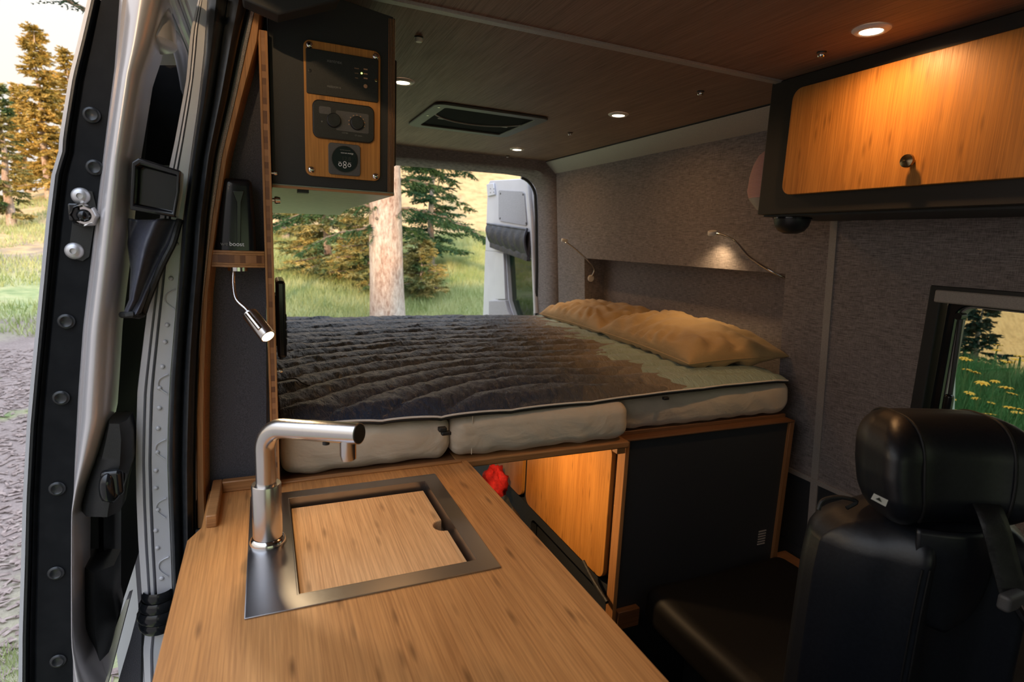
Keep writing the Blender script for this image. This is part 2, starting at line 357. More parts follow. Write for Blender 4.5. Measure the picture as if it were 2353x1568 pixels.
# ---------------------------------------------------------------- van shell
def wx(z): return 1.565+(1.53-z)*0.085     # right wall leans in towards the roof
struct('floor', B().box(-0.42, 1.85, -2.3, 3.25, -0.06, 0.0), M['dark_panel'])
struct('ceiling', B().box(0.135, 1.50, 1.235, 3.14, 1.89, 1.905), M['ceil'])
_c = bpy.data.objects['ceiling']
B().box(-0.25, 1.50, -2.2, 1.215, 1.89, 1.905).build('panel', M['ceil'], _c)
struct('trim_1', B().box(0.0, 1.49, 1.2135, 1.2365, 1.884, 1.896), M['trimgrey'], bevel=0.002)
struct('roof', B().box(-0.28, 1.64, -2.3, 3.25, 1.91, 1.99), M['paint'])
# dark soffit above the control cabinet
struct('trim_2', B().prism([(-0.02, 1.768), (0.03, 1.755), (0.120, 1.792), (0.134, 1.823), (0.136, 1.90), (-0.02, 1.90)], 'y', 1.02, 1.06), M['black_lam'], bevel=0.003)
# right wall : front skin built round the niche and the window, all real panels
def wallquad(b, y0, y1, z0, z1, th=0.03, n=1):
    b.hexa([(wx(z0), y0, z0), (wx(z0)+th, y0, z0), (wx(z0)+th, y1, z0), (wx(z0), y1, z0), (wx(z1), y0, z1), (wx(z1)+th, y0, z1), (wx(z1)+th, y1, z1), (wx(z1), y1, z1)])
NZ, NY0, NY1 = 1.362, 1.365, 2.665
WY1, WZ0, WZ1 = 0.912, 0.935, 1.362
b = B(); wallquad(b, 1.205, 2.97, NZ, 1.832); wallquad(b, 1.205, NY0, 0.70, NZ); wallquad(b, NY1, 2.97, 0.70, NZ)
struct('wall_right', b, M['wall_fab']); WR = bpy.data.objects['wall_right']
b = B(); wallquad(b, -2.2, 1.195, WZ1, 1.832); wallquad(b, WY1, 1.195, 0.70, WZ1); wallquad(b, -0.2, WY1, 0.70, WZ0); wallquad(b, -2.2, -0.2, 0.70, WZ1)
b.build('panel', M['wall_fab'], WR)
b = B(); b.box(1.712, 1.73, NY0-0.02, NY1+0.02, 0.85, 1.42); 
_sp = [(wx(.85)+.012, .85), (1.72, .85), (1.72, 1.40), (wx(1.40)+.012, 1.40)]
b.prism(_sp, 'y', NY1+0.001, NY1+0.02); b.prism(_sp, 'y', NY0-0.02, NY0-0.001); b.box(1.60, 1.72, NY0-0.02, NY1+0.02, NZ+0.002, NZ+0.02)
b.build('panel', M['wall_fab'], WR).name = 'niche_lining'
b = B()
for y0, y1 in ((-2.2, 1.185), (1.212, 2.97)):
    wallquad(b, y0, y1, 0.44, 0.692, 0.03)
b.build('panel', M['dark_panel'], WR)
b = B(); b.box(1.66, 1.80, -2.2, 3.1, -0.02, 0.44); b.box(1.74, 1.80, 1.0, 3.1, 0.4, 1.5); b.build('panel', M['dark_panel'], WR)
b = B(); b.box(1.86, 1.90, -2.3, 3.25, -0.6, 0.9); b.hexa([(1.86, WY1+.05, .9), (1.90, WY1+.05, .9), (1.90, 3.25, .9), (1.86, 3.25, .9), (1.60, WY1+.05, 1.95), (1.64, WY1+.05, 1.95), (1.64, 3.25, 1.95), (1.60, 3.25, 1.95)])
b.hexa([(1.86, -2.3, .9), (1.90, -2.3, .9), (1.90, -.2, .9), (1.86, -.2, .9), (1.60, -2.3, 1.95), (1.64, -2.3, 1.95), (1.64, -.2, 1.95), (1.60, -.2, 1.95)])
b.hexa([(1.74, -.25, 1.42), (1.78, -.25, 1.42), (1.78, 1.0, 1.42), (1.74, 1.0, 1.42), (1.60, -.25, 1.95), (1.64, -.25, 1.95), (1.64, 1.0, 1.95), (1.60, 1.0, 1.95)])
b.build('outer_skin', M['paint'], WR)
# wall trims
b = B(); b.hexa([(wx(.44)-.004, 1.185, .44), (wx(.44)+.01, 1.185, .44), (wx(.44)+.01, 1.211, .44), (wx(.44)-.004, 1.211, .44), (wx(1.83)-.004, 1.190, 1.83), (wx(1.83)+.01, 1.190, 1.83), (wx(1.83)+.01, 1.212, 1.83), (wx(1.83)-.004, 1.212, 1.83)])
struct('trim_3', b, M['trimgrey'])
b = B(); wallquad(b, -0.4, 1.30, 0.688, 0.704, 0.02); b.v = [(x-0.006, y, z) for x, y, z in b.v]
struct('trim_4', b, M['trimgrey'])
struct('trim_5', B().box(1.545, 1.60, -0.3, 1.245, 0.405, 0.432), M['bam_edge_shade'], bevel=0.003)   # bamboo rail low on the wall
# cornice between wall and ceiling
struct('cornice_right', B().prism([(wx(1.83)-0.004, 1.828), (wx(1.83)+0.02, 1.825), (1.50, 1.893), (1.468, 1.884)], 'y', -0.3, 3.10), M['cornice'], bevel=0.003)
struct('trim_6', B().box(1.470, 1.492, -0.3, 3.10, 1.8865, 1.893), M['black_lam'])
# rear frame
op = [(-0.30, 0.0), (-0.30, 1.795)]+[(-0.2, 1.806), (0.6, 1.812), (1.30, 1.822), (1.40, 1.818)]
for k in range(1, 8):
    a = PI/2-PI/2*k/8; op.append((1.40+0.125*math.cos(a), 1.693+0.125*math.sin(a)))
op += [(1.535, 1.60), (1.555, 1.30), (1.572, 0.95), (1.575, 0.0)]
out = [(-0.42, 0.0), (-0.42, 1.96), (-0.2, 1.96), (0.6, 1.96), (1.30, 1.96), (1.45, 1.96)]+[(1.5+0.03*k, 1.95-0.02*k) for k in range(1, 8)]+[(1.75, 1.6), (1.78, 1.3), (1.8, 0.95), (1.82, 0.0)]
b = B(); nn = len(op)
vs = []
for (x, z), (X, Z) in zip(op, out):
    vs += [(X, 2.955, Z), (x+(0.030 if x > 1.2 and z < 1.79 else 0), 2.985, z+(0.02 if z > 1.75 else 0)), (x+.006, 3.03, z+.006), (x, 3.08, z), (x, 3.17, z), (X, 3.17, Z)]
fs = []
for i in range(nn-1):
    for k in range(5): fs.append((i*6+k, (i+1)*6+k, (i+1)*6+k+1, i*6+k+1))
b.add(vs, fs); struct('wall_back', b, M['wall_fab'], sm=60)
b = B(); b.tube([(x-0.004, 3.19, z) for x, z in op[6:]], 0.010, 8); struct('trim_7', b, M['rubber'])
b = B(); b.box(-0.42, -0.36, -2.3, -0.25, -0.6, 0.9); b.box(-0.42, -0.36, 1.75, 3.2, -0.6, 0.9)
for y0, y1 in ((-2.3, -0.25), (1.75, 3.2)):
    b.hexa([(-.42, y0, .9), (-.36, y0, .9), (-.36, y1, .9), (-.42, y1, .9), (-.27, y0, 1.95), (-.21, y0, 1.95), (-.21, y1, 1.95), (-.27, y1, 1.95)])
b.box(-0.03, 0.0, 1.27, 3.0, 0.0, 1.9)
struct('wall_left', b, M['paint'])
b = B(); b.box(-0.4, 1.85, -2.3, -2.24, -0.6, 0.95); b.box(-0.4, 1.8, -2.3, -2.24, 1.75, 1.98); b.box(-0.4, -0.25, -2.3, -2.24, .95, 1.75); b.box(1.6, 1.8, -2.3, -2.24, .95, 1.75)
struct('wall_front', b, M['dark_panel'])
# ---------------------------------------------------------------- side window (right)
wf = B(); wx1 = wx(1.15)
wf.ring([(y, z) for y, z in rrect(-0.18, WY1, WZ0, WZ1, 0.004, 3)], [(y, z) for y, z in rrect(-0.15, WY1-0.030, WZ0+0.03, WZ1-0.02, 0.02, 3)], 'x', 1.575, 1.612)
struct('window_1', wf, M['plastic'], bevel=0.003); WN = bpy.data.objects['window_1']
b = B(); b.ring(rrect(-0.16, WY1-0.034, WZ0+0.02, WZ1-0.02, 0.03, 5), rrect(-0.11, WY1-0.055, WZ0+0.055, WZ1-0.046, 0.032, 5), 'x', 1.60, 1.64); b.build('window_frame', M['gloss'], WN, bevel=0.003)
b = B(); b.ring(rrect(-0.11, WY1-0.0545, WZ0+0.0555, WZ1-0.0465, 0.032, 5), rrect(-0.10, WY1-0.058, WZ0+0.059, WZ1-0.050, 0.030, 5), 'x', 1.618, 1.644); b.build('gasket', M['cornice'], WN)
B().prism(rrect(-0.11, WY1-0.050, WZ0+0.050, WZ1-0.042, 0.035, 5), 'x', 1.6405, 1.6445).build('pane', M['glass'], WN)
B().box(1.566, 1.604, -0.17, WY1-0.018, WZ1-0.042, WZ1-0.010).build('blind_cassette', M['cornice'], WN, bevel=0.004)
B().box(1.568, 1.606, -0.17, WY1-0.018, WZ0-0.004, WZ0+0.030).build('blind_rail', M['cornice'], WN, bevel=0.004)
B().tube([(1.60, 0.842, 1.285), (1.60, 0.836, 1.10), (1.602, 0.834, 1.03)], 0.0055, 8).build('stay_arm', M['plastic'], WN)
B().cyl((1.585, 0.842, 1.29), (1.61, 0.842, 1.29), 0.009, n=12).build('stay_pivot', M['gloss'], WN)
b = B(); b.cushion((1.596, 0.835, 1.055), (0.010, 0.010, 0.035), 0.008, 3); b.cushion((1.596, 0.842, 1.02), (0.012, 0.034, 0.012), 0.008, 3); b.cushion((1.588, 0.812, 1.03), (0.010, 0.012, 0.022), 0.008, 3); b.build('latch', M['gloss'], WN)
b = B(); b.cushion((1.590, 0.62, 0.992), (0.010, 0.06, 0.008), 0.006, 3); b.build('latch', M['gloss'], WN)
_p = at_x(2222, 690, 1.640); B().lathe([(0.0, 0), (0.006, 0), (0.006, -0.004), (0.0, -0.004)], _p, (1, 0, 0), 14).build('rivet', M['white'], WN)
# ---------------------------------------------------------------- worktop, sink, tap
Wz = 0.92
SX0, SX1, SY0, SY1 = -0.038, 0.3255, 0.742, 1.122
def wt_pts():
    return [(-0.129, -0.15), (-0.129, 0.985), (-0.112, 1.025), (-0.112, 1.17), (0.417, 1.17), (0.424, -0.15)]
b = B()
cuto = [(SX0+.004, SY0+.004), (SX1-.004, SY0+.004), (SX1-.004, SY1-.004), (SX0+.004, SY1-.004)]
# top as a frame round the sink cut-out (real hole)
po = [(-0.129, -0.15), (0.424, -0.15), (0.417, 1.17), (-0.112, 1.17), (-0.112, 1.025), (-0.129, 0.985)]
for z0, z1 in ((Wz-0.03, Wz),):
    b.prism([(-0.129, -0.15), (0.424, -0.15), (0.4215, SY0+.004), (-0.129, SY0+.004)], 'z', z0, z1)
    b.prism([(0.3215, SY0+.004), (0.4215, SY0+.004), (0.4185, SY1-.004), (0.3215, SY1-.004)], 'z', z0, z1)
    b.prism([(-0.129, SY0+.004), (SX0+.004, SY0+.004), (SX0+.004, SY1-.004), (-0.112, SY1-.004), (-0.112, 1.025), (-0.129, 0.985)], 'z', z0, z1)
    b.prism([(-0.112, SY1-.004), (0.4185, SY1-.004), (0.417, 1.178), (-0.112, 1.178)], 'z', z0, z1)
wtp = b.build('worktop', M['worktop'], None, (0.15, 0.5, Wz-0.03), weld=0.0005)
# remove interior faces left by the four pieces
_bm = bmesh.new(); _bm.from_mesh(wtp.data)
_seen = {}
for f in _bm.faces:
    k = tuple(sorted(v.index for v in f.verts)); _seen.setdefault(k, []).append(f)
bmesh.ops.delete(_bm, geom=[f for fs_ in _seen.values() if len(fs_) > 1 for f in fs_], context='FACES'); _bm.to_mesh(wtp.data); _bm.free()
tag(wtp, 'wide bamboo worktop with chamfered corner beside the open sliding door, holding the sink', 'worktop')
b = B(); b.box(-0.105, -0.088, 1.02, 1.178, Wz, Wz+0.022); b.box(-0.088, -0.012, 1.160, 1.178, Wz, Wz+0.022); b.build('upstand', M['bam_x'], wtp, bevel=0.002)
b = B(); b.box(0.016, 0.40, 1.168, 1.182, Wz, Wz+0.004); b.build('back_rail', M['bam_x'], wtp, bevel=0.001)
kc = thing('kitchen_cabinet', 'dark kitchen base cabinet carrying the bamboo worktop', 'cabinet', (0.15, 0.5, 0))
B().box(-0.11, 0.395, -0.14, 1.16, 0.0, 0.72).build('body', M['black_lam'], kc)
b = B(); b.box(-0.11, 0.395, -0.14, 0.72, 0.72, Wz-0.031); b.box(0.33, 0.395, 0.72, 1.16, 0.72, Wz-0.031); b.box(-0.11, -0.06, 0.72, 1.16, 0.72, Wz-0.031); b.box(-0.06, 0.33, 1.13, 1.16, 0.72, Wz-.031); b.build('body', M['black_lam'], kc).name = 'top_rail'
sk = thing('sink', 'square brushed steel sink frame set into the bamboo worktop', 'sink', (0.15, 0.93, Wz))
BX0, BX1, BY0, BY1 = 0.029, 0.297, 0.772, 1.092
b = B()
o4 = [(SX0, SY0), (SX1, SY0), (SX1, SY1), (SX0, SY1)]; i4 = [(BX0, BY0), (BX1, BY0), (BX1, BY1), (BX0, BY1)]
b.ring(o4, i4, 'z', Wz, Wz+0.0025); b.build('rim', M['sinksteel'], sk, bevel=0.0006)
b = B(); w_ = 0.0015
i4b = [(BX0+w_, BY0+w_), (BX1-w_, BY0+w_), (BX1-w_, BY1-w_), (BX0+w_, BY1-w_)]
b.ring(i4, i4b, 'z', Wz-0.15, Wz+0.0024); b.prism(i4, 'z', Wz-0.152, Wz-0.15); b.build('basin', M['sinksteel'], sk)
# chopping-board lid, with the finger notch cut in its right edge
pts = [(BX0+.004, BY0+.003), (BX1-.008, BY0+.003), (BX1-.008, 0.905)]
for k in range(0, 13):
    a = -PI/2-PI*k/12; pts.append((BX1-.012+0.017*math.cos(a)*1.0, 0.925+0.019*math.sin(a)))
pts += [(BX1-.008, 0.945), (BX1-.008, BY1-.012), (BX0+.004, BY1-.012)]
lid = B().prism(pts, 'z', Wz-0.035, Wz-0.013).build('cutting_board', M['lid'], None, (0.16, 0.93, Wz-0.035), bevel=0.0015)
tag(lid, 'pale bamboo cutting board with a finger notch, lying inside the steel sink', 'cutting board')
b = B()
for x0, x1 in ((BX0+w_+.0002, BX0+.012), (BX1-.012, BX1-w_-.0002)): B().box(x0, x1, BY0+.01, BY1-.01, Wz-0.040, Wz-0.0352).build('ledge', M['sinksteel'], sk)
fx, fy = -0.008, 0.935
fc = thing('faucet', 'brushed steel kitchen faucet with bent spout at the left of the sink', 'faucet', (fx, fy, Wz+0.0025))
B().lathe([(0.0, 0), (0.028, 0), (0.028, 0.004), (0.0255, 0.009), (0.0235, 0.011)], (fx, fy, Wz+0.0026), n=40).build('base_ring', M['chrome'], fc)
BH = 0.100
B().lathe([(0.0, 0.008), (0.0225, 0.008), (0.0225, BH), (0.0215, BH+0.002), (0.013, BH+0.0025)], (fx, fy, Wz+0.0026), n=40).build('body', M['steel'], fc)
endp = Vector(at_y(826, 997, 0.815)); RT = 0.0155
z1 = at_y(690, 985, 0.89)[2]
c0 = Vector((fx, fy, z1-0.044)); R_ = 0.036
dv = (endp-(c0+Vector((0, 0, R_)))); dv = dv.normalized()
path = [(fx, fy, Wz+BH), (fx, fy, z1-0.06)]
for k in range(0, 10):
    a = k/9*PI/2
    path.append(tuple(c0+Vector((0, 0, 1))*R_*math.sin(a)+dv*R_*(1-math.cos(a))))
elbow = c0+Vector((0, 0, R_))+dv*R_; LT = (endp-elbow).length
path += [tuple(elbow+dv*LT*0.15), tuple(elbow+dv*LT*0.36)]
B().tube(path, RT, 28).build('spout', M['steel'], fc, sm=50)
e1 = elbow+dv*(LT*0.363); e2 = endp
b = B(); b.tube([tuple(e1), tuple(e2-dv*0.0005), tuple(e2)], [RT+.0004, RT+.0004, RT-.0006], 32); b.build('spray_handle', M['steel'], fc)
B().cyl(tuple(e2-dv*.0002), tuple(e2+dv*0.0006), RT-.0012, n=28).build('end_cap', M['plastic'], fc)
nz = e2-dv*0.020; B().tube([tuple(nz+Vector((0, 0, -0.008))), tuple(nz+Vector((0, 0, -0.033))), tuple(nz+Vector((0.001, 0, -0.041)))], [0.0118, 0.0118, 0.0108], 24).build('nozzle', M['steel'], fc)
B().tube([tuple(e1+dv*.030+Vector((0, 0, -.013))), tuple(e1+dv*.030+Vector((0, 0, -.0205)))], 0.0052, 14).build('button', M['plastic'], fc)
# ---------------------------------------------------------------- partition beside the door : board, felt panel, bamboo pillar strip
b = B(); b.box(0.0005, 0.0045, 1.15, 1.40, 0.92, 1.768); b.box(0.0115, 0.0155, 1.15, 1.40, 0.92, 1.768)
pb = thing('partition_board', 'upright bamboo ply board standing on edge between faucet and bed', 'board', (0.008, 1.2, 0.92))
b.build('face_veneer', M['bam_edge'], pb, bevel=0.0006)
B().box(0.0045, 0.0115, 1.1508, 1.399, 0.92, 1.768).build('core', M['ply_z'], pb)
LS = [(589, 0), (569, 95), (542, 221), (510, 356), (488, 494), (474, 620), (465, 700), (459, 790), (455, 866), (451, 960), (451, 1057), (452, 1160), (453, 1205)]
RS = [(609, 0), (600, 95), (565, 221), (531, 356), (508, 494), (495, 590), (486, 675), (481, 790), (478, 866), (477, 960), (476, 1019), (478, 1134), (480, 1190)]
def curve_at(pts, y):
    pts = sorted(pts, key=lambda p: p[1])
    if y <= pts[0][1]: a, c = pts[0], pts[1]
    elif y >= pts[-1][1]: a, c = pts[-2], pts[-1]
    else:
        i = max(k for k in range(len(pts)-1) if pts[k][1] <= y); a, c = pts[i], pts[i+1]
    return a[0]+(c[0]-a[0])*(y-a[1])/(c[1]-a[1])
def loft(L, R, y0, y1, Y, prof, n=40, back=None):
    """upright moulding: left and right outlines on the plane y=Y, section prof = [(t, dy)]"""
    b = B(); m = len(prof); vs = []
    for i in range(n):
        py = y0+(y1-y0)*i/(n-1); l, r = curve_at(L, py), curve_at(R, py)
        pl, pr = at_y(l, py, Y), at_y(r, py, Y)
        for t, dy in prof:
            p = pl+(pr-pl)*t; vs.append((p[0], p[1]+dy, p[2]))
    fs = [(i*m+k, i*m+(k+1) % m, (i+1)*m+(k+1) % m, (i+1)*m+k) for i in range(n-1) for k in range(m)]
    fs += [tuple(range(m)), tuple(range((n-1)*m, n*m))[::-1]]
    return b.add(vs, fs)
pil = loft([(612, y) for y in (0, 1)]+[(612, 1300)], LS, 40, 1215, 1.195, [(0, 0.0), (1, -0.004), (1, 0.02), (0, 0.02)]).build('pillar_panel', M['pillarfab'], None, (-0.06, 1.2, 0.9), sm=0)
tag(pil, 'charcoal felt pillar panel behind the worktop, edged with bamboo', 'panel')
loft(LS, [(x-7, y) for x, y in RS], -5, 1212, 1.15, [(0, 0.0), (0.15, -0.004), (0.85, -0.004), (1, 0.0), (1, 0.045), (0, 0.045)], 60).build('bamboo_edge', M['bam_edge'], pil)
loft([(x-8, y) for x, y in RS], [(x+1, y) for x, y in RS], -5, 1190, 1.155, [(0, 0.0), (1, 0.035), (0.2, 0.045)], 60).build('bamboo_return', M['bam_x'], pil)
# ---------------------------------------------------------------- door opening: felt edge, seals, body pillar
FL = [(577, 0), (554, 95), (528, 221), (497, 356), (479, 494), (469, 620), (462, 700), (456, 790), (452, 900), (448, 1057), (448, 1205)]
SR = [(476, 0), (468, 119), (455, 237), (435, 376), (417, 514), (411, 620), (404, 700), (390, 866), (385, 981), (384, 1072), (387, 1160), (391, 1253), (395, 1362), (398, 1568)]
SL = [(451, 0), (433, 71), (423, 182), (395, 328), (372, 430), (350, 560), (335, 680), (325, 751), (306, 904), (302, 1057), (304, 1160), (308, 1253), (317, 1375)]
struct('door_frame_felt', loft(FL, LS, -5, 1150, 1.145, [(0, 0.0), (0.5, -0.004), (1, 0.0), (1, 0.03), (0, 0.03)], 50), M['greyfelt'])
seal = struct('door_seal', loft(SR, FL, -5, 1440, 1.125, [(0, 0.012), (0.10, -0.004), (0.22, -0.012), (0.36, -0.008), (0.44, 0.008), (0.50, 0.006), (0.60, -0.010), (0.74, -0.014), (0.88, -0.006), (0.93, 0.012), (1.0, 0.010), (1, 0.05), (0, 0.05)], 60), M['rubber'], sm=50)
bp = struct('pillar_left', loft(SL, SR, -5, 1375, 1.16, [(0, 0.14), (0.02, 0.030), (0.10, 0.006), (0.28, 0.004), (0.31, 0.020), (0.35, 0.020), (0.37, 0.002), (0.46, 0.002), (0.48, 0.024), (0.54, 0.024), (0.56, 0.0), (1.0, 0.002), (1, 0.14)], 60), M['paint'], sm=30)
for i, (px, py) in enumerate([(393, 640), (384, 747), (379, 786), (373, 843), (366, 892), (366, 938), (363, 985), (361, 1040), (358, 1082), (358, 1122), (362, 1172), (358, 1220), (362, 1260), (371, 1330), (405, 560)]):
    p = at_y(px, py, 1.16); d = B().lathe([(0.0042, 0.0), (0.0036, 0.0016), (0.002, 0.0024), (0, 0.0026)], p, (0, -1, 0), 12).build('dimple', M['paint'], bp, sm=80)
for py in (665, 860, 1010, 1145, 1280):
    p = at_y(curve_at(SR, py)-4, py, 1.159); q = at_y(curve_at(SR, py)-24, py+12, 1.159); s_ = at_y(curve_at(SR, py)-26, py+30, 1.159); t_ = at_y(curve_at(SR, py)-6, py+46, 1.159)
    B().tube(smooth_path([p, q, s_, t_], 4), 0.0012, 6).build('swage', M['paint'], bp)
LL = [(330, 1448), (323, 1500), (326, 1568), (330, 1650)]; LR = [(395, 1448), (392, 1568), (392, 1650)]
loft(LL, LR, 1440, 1640, 1.16, [(0, 0.10), (0.05, 0.01), (0.3, 0.0), (0.35, 0.012), (0.42, 0.0), (1, 0.0), (1, 0.1)], 12).build('sill_pillar', M['paint'], bp, sm=30)
b = B(); 
for k, (py, r) in enumerate([(1376, 0.030), (1398, 0.034), (1420, 0.037), (1442, 0.034)]):
    c = at_y(362, py, 1.155); b.lathe([(r*.86, -0.012), (r, -0.004), (r, 0.004), (r*.86, 0.012)], (c[0], c[1]+.02, c[2]), (0, 0, 1), 24)
b.build('rubber_boot', M['gloss'], bp, sm=60)
struct('door_sill', B().box(-0.42, -0.13, -0.25, 1.30, -0.06, 0.02), M['dark_panel'])
# ---------------------------------------------------------------- sliding door (open, seen along its front edge)
DO = [(202, -5), (180, 90), (158, 178), (136, 316), (134, 352), (119, 395), (105, 514), (97, 598), (86, 713), (73, 847), (61, 981), (52, 1150), (48, 1300), (43, 1460), (42, 1600)]
TL = [(275, -5), (263, 158), (245, 297), (233, 395), (221, 494), (210, 593), (191, 751), (180, 904), (172, 1057), (168, 1180), (167, 1400), (168, 1600)]
TR = [(385, -5), (368, 70), (356, 119), (336, 178), (320, 277), (304, 376), (295, 474), (283, 593), (264, 751), (256, 885), (251, 958), (226, 1040), (200, 1110), (187, 1160), (186, 1300), (187, 1453), (200, 1510), (230, 1600)]
DY = 1.13
d1 = struct('door_1', loft([(x+18, y) for x, y in DO], [(x+12, y) for x, y in TL], -5, 1600, DY, [(0, 0.02), (0.05, 0.004), (0.12, 0.010), (0.18, 0.003), (0.9, 0.0), (1, 0.02), (1, 0.05), (0, 0.05)], 60), M['doorblack'], sm=40)
loft(DO, [(x+9, y) for x, y in DO], -5, 1600, DY-0.004, [(0, 0.0), (1, 0.0), (1, 0.6), (0, 0.6)], 60).build('outer_skin', M['paint'], d1)
loft([(x+9, y) for x, y in DO], [(x+22, y) for x, y in DO], -5, 1600, DY, [(0, 0.010), (0.3, -0.004), (0.7, -0.004), (1, 0.010), (1, 0.03), (0, 0.03)], 60).build('edge_seal', M['rubber'], d1, sm=60)
arc = [(t, -0.030*math.sin(PI*min(1, max(0, t)))**0.8) for t in [i/14 for i in range(15)]]
loft(TL, TR, -5, 1600, DY, [(0.0, 0.0), (0.08, -0.006), (0.15, -0.004)]+[(0.15+0.85*t, -0.004+dy) for t, dy in arc[1:-1]]+[(1.0, 0.012), (1.0, 0.06), (0, 0.06)], 70).build('frame_tube', M['paint_dark'], d1, sm=60)
# inner face running back from the tube
def innerface(name, mat, ya, yb, dya, dyb, off=0.0, n=40):
    b = B(); vs = []
    for i in range(n):
        py = ya+(yb-ya)*i/(n-1); p = at_y(min(curve_at(TR, py), 300), py, DY)
        vs += [(p[0]-off, DY+dya, p[2]), (p[0]-off-0.02, DY+dyb, p[2]), (p[0]-off-0.05, DY+dyb, p[2]), (p[0]-off-0.03, DY+dya, p[2])]
    fs = [(i*4+k, i*4+(k+1) % 4, (i+1)*4+(k+1) % 4, (i+1)*4+k) for i in range(n-1) for k in range(4)]
    return b.add(vs, fs).build(name, mat, d1, sm=40)
innerface('inner_trim', M['matteblack'], 150, 1600, 0.03, 0.75, 0.015)
# upper corner of the door frame and the rail along its top, running back
crn = [at_y(px, py, DY+0.03) for px, py in [(300, -40), (330, -25), (352, 10), (350, 60), (372, 70), (392, 110), (408, 170), (430, 235)]]
b = B(); b.tube(smooth_path([at_y(262, -60, DY+.03), at_y(318, -20, DY+.03), at_y(352, 45, DY+.03), at_y(360, 110, DY+.02)], 6), [0.03]*18+[0.02], 14); b.build('frame_corner', M['paint_dark'], d1, sm=60)
p0 = at_y(390, -20, 1.13)
b = B(); 
for dx, dz, r in ((0.0, 0.0, 0.009), (-0.018, 0.004, 0.010), (0.016, 0.0, 0.006)):
    b.tube([(p0[0]+dx, 0.95, p0[2]+dz), (p0[0]+dx, 2.0, p0[2]+dz)], r, 10)
b.build('top_rail', M['paint'], d1)
b = B(); b.tube(smooth_path([at_y(372, 60, 1.3), at_y(405, 95, 1.3), at_y(425, 170, 1.34), at_y(437, 260, 1.4)], 5), [0.012]*15+[0.006], 10); b.build('frame_return', M['paint_dark'], d1, sm=60)
b = loft([(352, 150), (345, 240), (330, 400)], [(415, 150), (418, 240), (420, 400)], 150, 380, 1.36, [(0, 0), (1, 0.0), (1, 0.02), (0, 0.02)], 12); b.build('window_panel', M['doorblack'], d1)
# black pull tray
def quadY(pts, Y): return [at_y(x, y, Y) for x, y in pts]
b = B(); o4 = quadY([(302, 372), (318, 362), (415, 392), (412, 440), (402, 500), (298, 482)], 1.095); i4_ = quadY([(313, 384), (322, 378), (406, 402), (404, 440), (396, 488), (308, 470)], 1.095)
def ringpts(b, O, I, dO, dI):
    n = len(O); vs = [tuple(p) for p in O]+[tuple(p) for p in I]+[tuple(np.array(p)+[0, dI, 0]) for p in I]+[tuple(np.array(p)+[0, dO, 0]) for p in O]; fs = []
    for i in range(n):
        j = (i+1) % n
        fs += [(i, j, n+j, n+i), (n+i, n+j, 2*n+j, 2*n+i), (i, 3*n+i, 3*n+j, j)]
    fs.append(tuple(range(2*n, 3*n))); fs.append(tuple(range(3*n, 4*n))[::-1])
    return b.add(vs, fs)
ringpts(b, o4, i4_, 0.045, 0.028).build('pull_tray', M['gloss'], d1, bevel=0.0025)
# bolts, latch and rubber plugs on the edge
for px, py in ((186, 451), (171, 577)):
    p = at_y(px, py, DY-0.001); bb = B().lathe([(0.0135, 0), (0.0125, 0.004), (0.008, 0.0075), (0.0045, 0.0085), (0.004, 0.005), (0, 0.005)], p, (0, -1, 0), 24).build('bolt', M['boltzinc'], d1, sm=60)
b = B(); P4 = quadY([(172, 468), (170, 450), (180, 434), (212, 440), (222, 480), (216, 520), (205, 590), (190, 600), (165, 594), (160, 560)], DY-0.002)
b.add([tuple(p) for p in P4]+[(p[0], p[1]+0.006, p[2]) for p in P4], [tuple(range(10)), tuple(range(10, 20))[::-1]]+[(i, (i+1) % 10, 10+(i+1) % 10, 10+i) for i in range(10)]); b.build('latch_plate', M['plastic'], d1)
p = at_y(197, 496, DY-.003)
b = B(); b.lathe([(0.020, 0), (0.020, 0.010), (0.0165, 0.016), (0.014, 0.010), (0.010, 0.010)], p, (0, -1, 0), 8); b.build('latch_socket', M['chrome'], d1, sm=30)
B().lathe([(0.011, 0.004), (0.0095, 0.014), (0.004, 0.020), (0, 0.021)], p, (0, -1, 0), 20).build('latch_pin', M['gloss'], d1, sm=60)
b = B(); q = at_y(182, 486, DY-.003); b.box(q[0]-.012, q[0]+.004, q[1]-.012, q[1]+.004, q[2]-.016, q[2]+.012); b.build('latch_block', M['gloss'], d1, bevel=0.003)
for px, py in ((210, 264), (217, 385), (152, 739), (140, 915), (131, 1124), (128, 1318), (133, 1520)):
    p = at_y(px, py, DY-0.0015); B().lathe([(0.0125, 0), (0.0118, 0.0015), (0.0085, 0.0026), (0.007, 0.0012), (0, 0.001)], p, (0, -1, 0), 20).build('rubber_plug', M['rubber'], d1, sm=60)
# lower trim with inside handle
b = loft([(x+1, y) for x, y in TR], [(x+38, y) for x, y in [(251, 958), (262, 1000), (264, 1060), (246, 1120), (238, 1170)]], 966, 1176, DY+0.002, [(0, 0.0), (0.2, -0.020), (0.75, -0.022), (1, 0.0), (1, 0.05), (0, 0.05)], 24); b.build('handle_housing', M['plastic'], d1, sm=60)
b = B(); pth = smooth_path([at_y(262, 1086, DY-.01), at_y(248, 1096, DY-.03), at_y(246, 1120, DY-.034), at_y(253, 1142, DY-.03), at_y(272, 1110, DY-.022), at_y(281, 1088, DY-.012)], 4)
b.tube(pth, [0.006+0.006*math.sin(PI*i/(len(pth)-1)) for i in range(len(pth))], 12); b.cushion(tuple(np.array(at_y(258, 1110, DY-.028))), (0.016, 0.008, 0.024), 0.008, 4); b.build('door_handle', M['gloss'], d1, sm=60)
_q = quadY([(258, 1010), (284, 960), (300, 950), (300, 1020), (268, 1080), (246, 1082)], 1.30)
